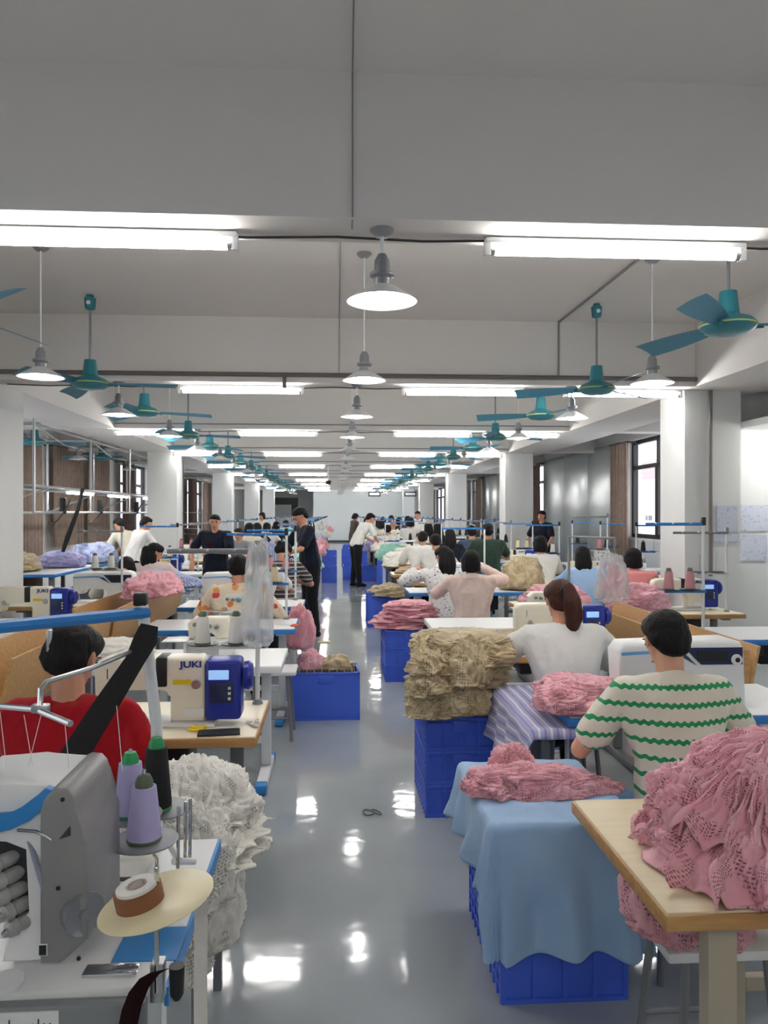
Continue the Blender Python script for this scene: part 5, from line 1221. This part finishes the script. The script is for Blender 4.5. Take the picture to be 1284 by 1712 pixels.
put(436, 929, 8.6, 'person with black bob hair in white left of the striped knit', shirt='whitetee', hair='bob', lean=.3, hp=.4, vox=.011, seed=49)
put(399, 893, 14.4, 'seated man in grey facing the camera behind the floral shirt', rz=2.8, shirt='greyshirt', hair='crop', lean=.1, hp=.2, vox=.013, seed=50, sc=1.05)
put(438, 863, 22.5, 'person standing far left beside a white column', pose='stand', rz=2.5, shirt='creamtee', hair='bob', lean=.05, hp=.2, lh=(-.2, .2, .9), rh=(.2, .2, .9), vox=.016, seed=51)
for i, (px, py, z, m) in enumerate(((430, 884, 17, 'navyshirt'), (417, 885, 15.6, 'creamtee'), (446, 882, 20, 'whitetee'), (462, 880, 23, 'navyshirt'), (520, 880, 24, 'whitetee'), (478, 876, 26, 'mint'))):
    put(px, py, z, 'dark-haired person seated far down the left rows, %s by depth' % ORD[i], shirt=m, hair='bob', lean=.15, hp=.3, vox=.02, seed=60 + i, sc=1.1, group='people far down the left rows')
# phone held by the man in navy
n_, info = navy; M4 = Matrix.Translation(n_.location) @ Matrix.Rotation(n_.rotation_euler.z, 4, 'Z') @ Matrix.Scale(n_.scale[0], 4)
pw = M4 @ (info['WL'] + Vector((.0, .07, .07))); t = thing('phone', 'dark red phone held up by the man in navy', 'phone', pw, n_.rotation_euler.z)
obj('phone_body', box(B(), (0, 0, 0), (.075, .01, .15), bev=.004), 'maroon', t); obj('screen', box(B(), (0, -.006, 0), (.068, .002, .14)), 'black', t)
n_, info = dark; M4 = Matrix.Translation(n_.location) @ Matrix.Rotation(n_.rotation_euler.z, 4, 'Z') @ Matrix.Scale(n_.scale[0], 4)
pw = M4 @ ((info['WL'] + info['WR']) / 2 + Vector((0, .1, -.42))); cloth('held_cloth', lump(.2, .1, .46, 71, 1.57, 8, .15, res=40), 'bluestripe', pw, 'blue and white striped cloth held by the tall man in dark shirt')
# stools under the seated people nearest the camera
for nm, (pp, inf), m in (('person in red', red, 'black'), ('striped shirt', stri, 'black'), ('ponytailed person', pony, 'black'), ('beige shirt', beig, 'black'), ('speckled blouse', flor, 'wtop'), ('pink shirt', pink, 'black')):
    s = dup(STOOL, (pp.location.x, pp.location.y, 0), label='stool under the %s' % nm); s.scale = (1, 1, .98)

# ================================================================== FRONT LEFT: OVERLOCK STATION
TZ = .79
t = thing('overlock_table', 'white overlock table with grey front panel and measuring strip, front left', 'table', (0, 0, 0))
obj('tabletop', b2(B(), -1.6, -.31, 1.42, 2.06, TZ - .035, TZ, bev=.006), 'wtop', t)
ap = obj('front_panel', b2(B(), -1.6, -.34, 1.395, 1.42, TZ - .16, TZ - .012, bev=.006), 'greymetal', t)
st_ = obj('measuring_strip', b2(B(), -.98, -.49, 1.392, 1.396, TZ - .052, TZ - .02), 'white', t)
for i in range(48): 
    if i % 1 == 0: obj('tick', b2(B(), -.975 + .01 * i, -.973 + .01 * i, 1.3905, 1.392, TZ - .05, TZ - (.04 if i % 5 else .032)), 'ink', st_)
obj('corner_film', b2(B(), -.43, -.306, 1.5, 1.62, TZ + .0005, TZ + .002), 'brightblue', t, label='bright blue film at the table corner'); obj('edge_strip', b2(B(), -.312, -.304, 1.42, 2.06, TZ - .036, TZ - .002), 'brightblue', t, label='blue edge strip')
for x in (-1.5, -.42): obj('leg', b2(B(), x - .03, x + .03, 1.75, 1.8, .04, TZ - .035), 'legwhite', t); obj('foot', b2(B(), x - .03, x + .03, 1.5, 2.0, 0.01, .06, bev=.006), 'legwhite', t)
obj('motor_box', box(B(), (-.8, 1.72, TZ - .2), (.3, .24, .2), bev=.02), 'navy', t)
# the machine
M['knobgrey'] = mat('light_grey_knob', '#a9a8a6', .4)
t = thing('overlock_machine', 'large white and grey overlock machine with blue band, cut by the left edge', 'sewing machine', (0, 0, 0))
Q = lambda px, py, z=1.45: (at(px, py, z=z).x, at(px, py, z=z).z)
Y0, Y1 = 1.46, 1.68
obj('side_cover', prism(B(), [Q(*p) for p in ((76, 1597), (76, 1345), (80, 1328), (90, 1315), (102, 1309), (120, 1311), (130, 1322), (134, 1340), (136, 1375), (152, 1402), (153, 1560), (110, 1597))], Y0 - .005, Y1, bev=.008), mat('warm_grey_casting', '#8a898a', .42), t, angle=50)
obj('body', prism(B(), [Q(*p) for p in ((78, 1600), (78, 1345), (95, 1312), (20, 1306), (-60, 1310), (-80, 1330), (-80, 1395), (20, 1395), (55, 1410), (60, 1520), (20, 1545), (10, 1600))], Y0 + .012, Y1 - .01, bev=.006), 'white', t, angle=50)
obj('blue_band', prism(B(), [Q(*p) for p in ((97, 1313), (84, 1340), (60, 1362), (30, 1376), (-60, 1396), (-60, 1355), (0, 1352), (30, 1350), (50, 1340), (75, 1318), (85, 1309))], Y0 - .003, Y0 + .02, bev=.003), 'brightblue', t)
obj('recess', prism(B(), [Q(*p) for p in ((62, 1400), (62, 1525), (-60, 1560), (-60, 1398))], Y0 + .03, Y0 + .06), 'darkmetal', t)
for i, (px, py) in enumerate(((14, 1432), (22, 1458), (28, 1483), (36, 1508), (44, 1534))):
    x, z = Q(px, py); m4 = Matrix.Rotation(-.5, 4, 'Z') @ RX
    obj('tension_knob', lathe(B(), [(0, -.03), (.009, -.03), (.013, -.02), (.014, 0), (.012, .012), (.016, .016), (.014, .03), (.006, .034), (0, .03)], 18, m4, (x, Y0 + .012, z)), M['knobgrey'], t)
    obj('knob_spring', lathe(B(), [(0, .03), (.008, .03), (.004, .04), (0, .04)], 10, m4, (x, Y0, z)), 'chrome', t)
def strip(nm, pts, wd, th, m, par, z=None):
    return obj(nm, tube(B(), pts, wd / 2, 8, flat=th / wd), m, par)
strip('thread_lever', [at(48, 1400, z=1.44), at(66, 1460, z=1.42), at(84, 1520, z=1.43)], .012, .006, mat('lilac_grey_plastic', '#8f93a8', .4), t)
strip('thread_rod', [at(-5, 1440, z=1.42), at(5, 1500, z=1.42), at(15, 1532, z=1.42)], .007, .007, 'greymetal', t)
strip('thread_hook', [at(30, 1388, z=1.43), at(60, 1390, z=1.42), at(78, 1398, z=1.42), at(86, 1404, z=1.42)], .006, .006, 'chrome', t)
x, z = Q(136, 1518); obj('handwheel', lathe(B(), [(0, -.02), (.034, -.02), (.036, -.014), (.036, -.004), (.039, .0), (.039, .01), (.03, .006), (.012, .006), (.01, .014), (0, .014)], 30, Matrix.Rotation(-.75, 4, 'Z') @ RY, (x + .008, Y0 + .005, z)), 'greymetal', t)
x, z = Q(28, 1590); obj('thread_spool_pad', lathe(B(), [(.012, 0), (.03, 0), (.032, .012), (.012, .014)], 20, None, (x, 1.44, TZ)), 'white', t)
x, z = Q(83, 1572); sl = obj('caution_label', b2(B(), x - .007, x + .006, Y0 - .0075, Y0 - .005, z - .009, z + .009), 'ink', t); obj('label_border', b2(B(), x - .0085, x + .0075, Y0 - .0065, Y0 - .0045, z - .0105, z + .0105), 'white', sl)
for px, py in ((114, 1327), (107, 1472), (140, 1588)):
    x, z = Q(px, py); obj('screw', lathe(B(), [(0, 0), (.004, 0), (.004, .003), (0, .003)], 12, RX, (x, Y0 - .004, z)), 'black', t)
x, z = Q(120, 1385); obj('grip_recess', prism(B(), [Q(108, 1392), Q(126, 1370), Q(127, 1386)], Y0 - .0065, Y0 - .004), 'darkmetal', t)
# tape plate on its rod
p = at(262, 1507, z=1.36); t = thing('tape_plate', 'cream round tape plate on a chrome rod clamped to the front table', 'tape holder', p)
tl = Matrix.Rotation(-.2, 4, 'Y') @ Matrix.Rotation(.05, 4, 'X')
obj('plate', lathe(B(), [(0, 0), (.098, 0), (.101, .002), (.098, .004), (0, .004)], 48, tl), mat('cream_plastic', '#e8dcb4', .35), t)
obj('rod', tube(B(), [(0, 0, .06), (0, 0, -.16)], .0045, 8), 'chrome', t)
obj('rod_hook', tube(B(), [(0, 0, .055), (0, 0, .075), (-.004, -.004, .085)], .003, 6), 'chrome', t)
obj('clamp', box(B(), (.0, .012, -.145), (.024, .03, .07), bev=.004), 'metal', t)
obj('clamp_screw', lathe(B(), [(0, 0), (.014, 0), (.012, .05), (.006, .06), (0, .06)], 12, Matrix.Rotation(PI, 4, 'X'), (.035, 0, -.115)), 'black', t)
t = thing('tape_roll', 'white tape roll inside a brown paper band on the cream plate', 'tape', p + (tl @ Vector((-.028, 0, .004))), 0); t.rotation_euler = (.05, -.2, 0)
obj('white_roll', lathe(B(), [(.019, 0), (.036, 0), (.036, .034), (.03, .036), (.019, .034)], 36), 't_white', t)
obj('brown_band', lathe(B(), [(.0365, 0), (.0415, 0), (.0415, .028), (.0365, .028)], 36), mat('brown_paper', '#8a5a3a', .6), t); obj('cardboard_core', lathe(B(), [(.0165, .0), (.0188, .0), (.0188, .034), (.0165, .034)], 24), mat('cardboard', '#a87850', .7), t)
def ribbon(nm, pts, wd, m, label, cat, side=(1, 0, 0), th=.0015):
    bm = B(); n = len(pts); s = Vector(side).normalized() * wd / 2; V_ = []
    for q in pts: V_.append((bm.verts.new(Vector(q) - s), bm.verts.new(Vector(q) + s)))
    fs = [bm.faces.new((V_[i][0], V_[i][1], V_[i + 1][1], V_[i + 1][0])) for i in range(n - 1)]; bmesh.ops.solidify(bm, geom=fs, thickness=th)
    return tag(obj(nm, bm, m, angle=80), label, cat)
a = at(300, 1503, z=1.37); b_ = at(331, 1497, z=1.37)
bm_pts = [a + Vector((0, 0, .01)), b_ + Vector((-.004, 0, .006)), b_ + Vector((.006, -.002, -.01)), b_ + Vector((.006, -.01, -.15)), b_ + Vector((.008, -.012, -.35)), b_ + Vector((.008, -.01, -.6))]
bm = B(); n = len(bm_pts); V_ = []
for i, q in enumerate(bm_pts):
    s = Vector((0.0105, .008, 0)) if i > 1 else Vector((.002, .012, 0)); V_.append((bm.verts.new(q - s), bm.verts.new(q + s)))
fs = [bm.faces.new((V_[i][0], V_[i][1], V_[i + 1][1], V_[i + 1][0])) for i in range(n - 1)]; bmesh.ops.solidify(bm, geom=fs, thickness=.0012)
tag(obj('white_tape', bm, 't_white', angle=80), 'white tape strip running over the plate edge and hanging down', 'tape')
ribbon('maroon_tape', [at(x_, y_, z=1.33) for x_, y_ in ((268, 1622), (250, 1632), (232, 1655), (220, 1685), (214, 1715), (212, 1760), (212, 1850))], .042, 'maroon', 'dark maroon tape loop hanging beside the chrome rod', 'tape', side=(.9, -.3, .35))
# cone tray: three discs
t = thing('thread_stand', 'front thread stand with grey discs, chrome pins and tall white post', 'thread stand', (0, 0, 0))
D = [(218, 1362, 1.82), (241, 1405, 1.68), (272, 1352, 1.92), (126, 1365, 1.9)]
cen = [at(*q[:2], z=q[2]) for q in D]
PX = at(262, 1290, z=1.98); PT = at(238, 1012, z=1.98)
obj('post', tube(B(), [(PX.x, PX.y, TZ - .03), (PX.x, PX.y, 1.1), PT], .015, 12), 'legwhite', t)
for i, c in enumerate(cen):
    dk = obj('spool_disc', lathe(B(), [(0, -.003), (.07, -.003), (.073, .001), (.07, .003), (0, .0)], 36, None, c), 'greymetal', t)
    obj('spool_pin', tube(B(), [c + Vector((0, 0, 0)), c + Vector((0, 0, .155))], .0042, 8), 'chrome', dk)
    obj('disc_arm', tube(B(), [c + Vector((0, 0, -.008)), (PX.x, PX.y, c.z - .01)], .007, 6), 'greymetal', t)
for q in (at(297, 1400, z=1.75), at(309, 1390, z=1.8), at(317, 1385, z=1.8)): obj('bare_pin', tube(B(), [q + Vector((0, 0, -.07)), q + Vector((.002, 0, .07))], .004, 8), 'chrome', t)
obj('pin_bar', tube(B(), [at(290, 1440, z=1.75), at(325, 1440, z=1.8)], .008, 8), 'legwhite', t); obj('pin_bar_arm', tube(B(), [at(300, 1440, z=1.76), (PX.x, PX.y, at(300, 1440, z=1.76).z)], .008, 8), 'legwhite', t)
A0, A1 = at(245, 1024, z=1.98), at(-40, 1052, z=1.7)
obj('guide_arm', strip('x', [A0, A1], .05, .03, 'blueedge', None).data, 'blueedge', t); bpy.data.objects.remove(bpy.data.objects['x'])
for f in (.12, .33, .55, .72): q = A0.lerp(A1, f); obj('rivet', lathe(B(), [(0, -.004), (.007, -.004), (.007, .004), (0, .004)], 12, RX, q + Vector((0, -.014, 0))), 'black' if f in (.33, .55) else 'white', t)
obj('arm_cap', box(B(), PT + Vector((-.004, 0, .016)), (.034, .03, .035), bev=.006), 'black', t)
R_ = [at(238, 1082, z=1.96), at(150, 1118, z=1.75), at(78, 1140, z=1.6), at(68, 1152, z=1.58), at(67, 1180, z=1.57)]
obj('thread_rod', tube(B(), R_, .006, 8), 'metal', t); obj('cross_rod', tube(B(), [at(-30, 1178, z=1.62), at(60, 1186, z=1.58), at(118, 1210, z=1.5)], .0065, 8), 'metal', t); obj('rod_joint', box(B(), at(68, 1184, z=1.575), (.035, .02, .018), bev=.004), 'metal', t)
for (x0, y0, x1, y1) in ((40, 1195, 60, 1312), (70, 1190, 40, 1310), (108, 1205, 120, 1330), (0, 1190, 14, 1310), (195, 1180, 205, 1290)):
    obj('thread', tube(B(), [at(x0, y0, z=1.58), at(x1, y1, z=1.52)], .0007, 4), 't_white', t)
tag(obj('black_strap', tube(B(), [at(250, 1045, z=1.94), at(243, 1070, z=1.93), at(225, 1105, z=1.9), at(170, 1190, z=1.84), at(120, 1270, z=1.8), at(98, 1315, z=1.78), at(90, 1370, z=1.77)], [.022, .03, .024, .03, .033, .036, .03], 10, flat=.22), 'blackcloth'), 'wide black strap slanting from the front thread stand across the red shirt', 'strap')
cone('foam', cen[0] + Vector((0, 0, .003)), 'lavender thread cone with green cap on the front stand', cap='green', h=.12)
cone('foam', cen[1] + Vector((0, 0, .003)), 'lavender thread cone with dark olive cap, nearest on the front stand', cap='olive', h=.115)
cone('t_black', cen[2] + Vector((-.015, 0, .003)), 'black thread cone with green top on the front stand', cap='green', h=.15)
# small things on the front table and the wooden table
def scissors(loc, rz, m, label):
    t = thing('scissors', label, 'scissors', loc, rz)
    for s in (-1, 1):
        ring = [(-.045 + .028 * math.cos(a), s * .02 + .017 * math.sin(a), .007) for a in np.linspace(0, 2 * PI, 17)]
        obj('handle', tube(B(), ring, .006, 8), m, t)
        bm = B(); prism(bm, [(-.02, s * .006 - .004), (-.02, s * .006 + .004), (.11, s * .002 + .001), (.11, s * .002 - .001)], .004 + .002 * (s > 0), .006 + .002 * (s > 0), axis='Z'); obj('blade', bm, 'chrome', t)
    return t
scissors((-.62, 3.24, .753), 3.0, 'yellow', 'yellow-handled scissors on the wooden table beside the phone')
scissors((-.52, 1.75, TZ), 2.5, 'yellow', 'yellow-handled scissors on the front table behind the machine')
scissors((-.37, 6.15, .753), 2.9, mat('orange_plastic', '#e0602a', .4), 'orange-handled scissors on the blue-edged table end')
t = thing('phone', 'black phone lying on the wooden table', 'phone', at(366, 1226, h=.753), .12); obj('phone_body', box(B(), (0, 0, .004), (.17, .08, .008), bev=.003), 'black', t); obj('screen', box(B(), (0, 0, .0085), (.16, .072, .001)), M['darkscreen'] if 'darkscreen' in M else 'ink', t)
tag(obj('thread_scraps', tube(B(), [at(425, 1208, h=.757), at(432, 1203, h=.757), at(418, 1212, h=.757), at(430, 1216, h=.757), at(412, 1206, h=.757), at(436, 1209, h=.757)], .0035, 6), 't_white'), 'tangle of white thread on the corner of the wooden table', 'thread')
tag(obj('paper_label_band', b2(B(), -.62, -.53, 1.68, 1.74, TZ + .001, TZ + .003), 'wtop'), 'printed card under the scissors on the front table', 'card')
tag(obj('needle_plate', box(B(), (-.42, 1.47, TZ + .004), (.1, .035, .006), bev=.002), 'chrome'), 'chrome plate near the front edge of the white table', 'plate')
tag(obj('brown_scrap', lump(.06, .018, .004, 15, 0, 3, .05, res=20), mat('tan_leather', '#a8754c', .7), loc=(-.69, 1.45, TZ)), 'brown scrap strip on the front table edge', 'scrap')
cloth('work_cloth', drape(-1.0, -.46, 1.78, 2.04, TZ, (.0, .0, .04, .0), 33, crumple=.012, res=.014), 'whitecloth', (0, 0, 0), 'white cloth spread behind the front overlock machine')
tag(obj('machine_cable', tube(B(), [at(150, 1485, z=1.62), at(200, 1470, z=1.75), at(250, 1468, z=1.85), at(290, 1480, z=1.9)], .005, 6), 'cable'), 'grey cable from the front machine across the table', 'cable')
# white lace pile on a narrow stand
t = thing('side_stand', 'low dark-legged stand under the white lace pile', 'stand', (-.5, 2.5, 0))
obj('top', b2(B(), -.12, .12, -.24, .24, .56, .59, bev=.004), 'wtop', t)
for sx in (-.09, .09):
    for sy in (-.2, .2): obj('leg', b2(B(), sx - .014, sx + .014, sy - .014, sy + .014, 0, .56), 'leggrey', t)
for i, (dx, dy, z0, rx, ry, h, dr, nf) in enumerate(((.02, -.02, .6, .06, .27, .1, .42, 17), (.03, .0, .63, .05, .25, .11, .3, 21), (.0, .04, .68, .04, .22, .1, .2, 19))):
    cloth('lace_piece', ruffle(rx, ry, h, dr, 21 + i, -2.3, 1.7, nf * .6, .018, ell=1.35), 'whitelace', (-.5 + dx, 2.48 + dy, z0), 'white lace falling over the stand, %s layer' % ['lowest', 'middle', 'top'][i], 'fabric', 'white lace layers at front left')
for i, (dx, dy, z0, rx, ry, h) in enumerate(((.0, .02, .6, .16, .28, .2), (.06, -.2, .52, .13, .14, .22), (.1, .1, .62, .13, .2, .14), (.11, -.12, .38, .1, .16, .3), (.02, .22, .62, .16, .14, .14), (.06, -.2, .3, .07, .1, .26))):
    cloth('lace_piece', lump(rx, ry, h, 31 + i, .5 * i, 10, .17, res=70), 'whitelace', (-.5 + dx, 2.48 + dy, z0), 'white lace bunch at front left, %s' % ['centre', 'nearest the table', 'on the aisle side', 'hanging on the aisle side', 'at the back', 'lowest hanging'][i], 'fabric', 'white lace bunches at front left')

# ================================================================== FRONT RIGHT
t = thing('wooden_table', 'pale wooden table at front right carrying the large pink heap', 'table', (1.5, 2.0, 0)); 
obj('tabletop', b2(B(), -.76, .7, -.32, .36, .715, .755, bev=.004), 'palewood', t); obj('edge_band', b2(B(), -.765, .7, -.326, .366, .713, .75, bev=.003), 'wood', t)
for sx in (-.6, .6):
    obj('leg', b2(B(), sx - .035, sx + .035, -.26, -.21, 0, .71, bev=.004), 'legbeige', t)
    obj('rear_leg', b2(B(), sx * .5 - .035, sx * .5 + .035, .25, .3, 0, .71, bev=.004), 'legbeige', t)
obj('crossbar', b2(B(), -.26, .26, .26, .29, .2, .24), 'legbeige', t)
HX, HY = 1.14, 1.95
cloth('fabric_piece', lump(.24, .24, .22, 41, 1.4, 12, .14, res=110), 'pink', (HX, HY + .02, .756), 'pink lace core of the large heap on the pale wooden table', 'fabric', 'pink lace pieces heaped at front right')
RF = [(.0, .02, .1, .36, .27, .26, 24, .02, 0, 2 * PI), (.0, -.02, .06, .33, .33, .2, 30, .016, 0, 2 * PI), (.01, .0, .05, .28, .36, .16, 34, .014, 0, 2 * PI), (.04, .04, .03, .24, .37, .1, 30, .014, 0, 2 * PI), (-.06, -.08, .1, .36, .16, .15, 14, .03, 2.4, 5.2), (.1, -.1, .08, .34, .2, .19, 16, .028, 3.4, 6.0)]
for i, (dx, dy, ri, ro, h, dr, nf, am, a0, a1) in enumerate(RF):
    cloth('fabric_piece', ruffle(ri * .85, ro * .84, h * .8, dr * .8, 51 + i, a0, a1, nf, am, n=420), 'pink', (HX + dx * .8, HY + dy * .8, .757), 'gathered pink lace layer of the front right heap, %s' % ['widest', 'second from outside', 'third from outside', 'uppermost', 'flared at the near left corner', 'flared at the near edge'][i], 'fabric', 'pink lace pieces heaped at front right')
for i, (dx, dy, dz, rx, ry, h) in enumerate(((-.23, -.02, .0, .12, .14, .13), (-.2, .12, .08, .11, .12, .12), (-.1, -.2, .0, .14, .13, .16), (.08, -.22, .02, .16, .12, .16), (.24, -.1, .02, .16, .16, .2), (.02, .03, .2, .14, .13, .12), (-.22, .02, .13, .1, .1, .1), (.2, .08, .16, .14, .14, .14), (-.02, -.16, .12, .13, .1, .13))):
    cloth('fabric_piece', lump(rx * .9, ry * .9, h * .85, 61 + i, .7 * i, 9, .24, res=90), 'pink', (HX + dx * .85, HY + dy * .85, .757 + dz * .8), 'crumpled pink lace piece in the front right heap, %s' % ['at the left foot', 'upper left', 'near left corner', 'near edge centre', 'at the right', 'on the very top', 'left shoulder', 'right shoulder', 'front middle'][i], 'fabric', 'pink lace pieces heaped at front right')
# pink lace hanging under the table on a stool
s = dup(STOOL, (1.05, 2.12, 0), label='grey-legged stool under the front right table holding pink lace', scale=.98)
for i, (px, py, z, rx, ry, h) in enumerate(((1100, 1640, 2.0, .09, .12, .26), (1140, 1600, 2.0, .1, .12, .16), (1185, 1625, 2.0, .08, .12, .2))):
    q = at(px, py, z=z); cloth('fabric_piece', lump(rx, ry, h, 81 + i, 1.4, 8, .24, res=60), 'pink', (q.x + .07, q.y + .12, max(q.z + .04, .5)), 'pink lace on the stool under the front right table, %s' % ['left', 'middle', 'right'][i], 'fabric', 'pink lace on the stool under the table')
# pale blue cloth over two crates
cloth('cover_cloth', drape(.53, 1.0, 2.54, 3.18, .606, (.22, .14, .42, .14), 61, amp=.026, flare=.17, res=.012, nf=4, crumple=.012, edgewave=.02), 'bluecloth', (0, 0, 0), 'pale blue cloth draped over stacked blue crates', 'cloth')
for i, (dx, dy, dz, rx, ry, h, fd) in enumerate(((.0, .0, .0, .2, .13, .1, .1), (.14, -.02, .0, .17, .1, .08, .3), (-.16, .0, .0, .13, .12, .09, .8), (-.06, .13, .03, .09, .1, .12, 1.2), (.28, -.04, .0, .1, .06, .05, .2))):
    cloth('fabric_piece', lump(rx * .85, ry * .85, h * .75, 91 + i, fd, 9, .24, res=100), 'pink', (.73 + dx * .85, 2.84 + dy * .85, .615 + dz * .8), 'pink lace piece lying on the pale blue cloth, %s' % ['middle', 'right of middle', 'left end', 'raised at the back', 'right tip'][i], 'fabric', 'pink lace on the pale blue cloth')
# striped-cloth side board at the striped shirt
t = thing('side_board', 'grey-legged narrow board under the lavender striped cloth', 'table', (1.0, 3.75, 0))
obj('board', b2(B(), -.13, .13, -.42, .42, .66, .69), 'leggrey', t)
for sx in (-.07, .07):
    for sy in (-.36, .36): obj('leg', b2(B(), sx - .02, sx + .02, sy - .02, sy + .02, 0, .66), 'leggrey', t)
cloth('striped_cloth', drape(.87, 1.13, 3.33, 4.17, .695, (.26, .02, .05, .03), 71, amp=.015, flare=.12, res=.015, nf=4), 'lavstripe', (0, 0, 0), 'lavender and white striped cloth hanging over the board toward the aisle', 'cloth')
for i, (dx, dy, rx, ry, h) in enumerate(((.0, .0, .19, .17, .1), (-.1, -.06, .12, .13, .09), (.14, .05, .14, .16, .09), (.03, .22, .17, .13, .08))):
    cloth('fabric_piece', lump(rx, ry, h, 101 + i, .6 * i, 8, .22, res=80), 'pink', (1.14 + dx, 3.52 + dy, .755), 'pink lace being sewn by the striped shirt, %s' % ['middle', 'nearest the aisle', 'under the arm', 'at the back'][i], 'fabric', 'pink lace at the striped shirt')
# bits on the floor
for i, (px, py) in enumerate(((622, 1358), (628, 1152))):
    q = at(px, py, h=.006); pts = [(q.x + .05 * math.sin(a * 1.3 + i), q.y + .04 * math.cos(a * 2.1), .006) for a in np.linspace(0, 5, 18)]
    tag(obj('thread_scrap', tube(B(), pts, .003, 5), ['t_white', 'cable'][i] if i else 'cable'), '%s thread curl lying on the aisle floor' % ['nearer', 'farther'][i], 'thread')
tag(obj('yellow_paper', box(B(), at(542, 1073, h=.006), (.16, .1, .006)), mat('pale_yellow_paper', '#dcd7a0', .7)), 'pale yellow paper on the floor at the left edge of the aisle', 'paper')
# hair clip of the person in red, ribbon of the ponytail
n_, info = red; q = info['head']; o = obj('hair_clip', box(B(), (q.x - .045, q.y - .085, q.z + .075), (.02, .02, .075), bev=.005, mtx=None), 'metal', n_, label='silver hair clip')
n_, info = pony; q = info['head']; obj('hair_ribbon', lathe(B(), [(.026, -.008), (.034, -.008), (.034, .008), (.026, .008)], 16, RX, (q.x, q.y - .105, q.z + .06)), 'black', n_, label='black hair tie')

s = dup(STOOL, (1.02, 4.45, 0), label='white-topped bench between the tan heap and the striped cloth board'); s.scale = (1, .9, 1.0)
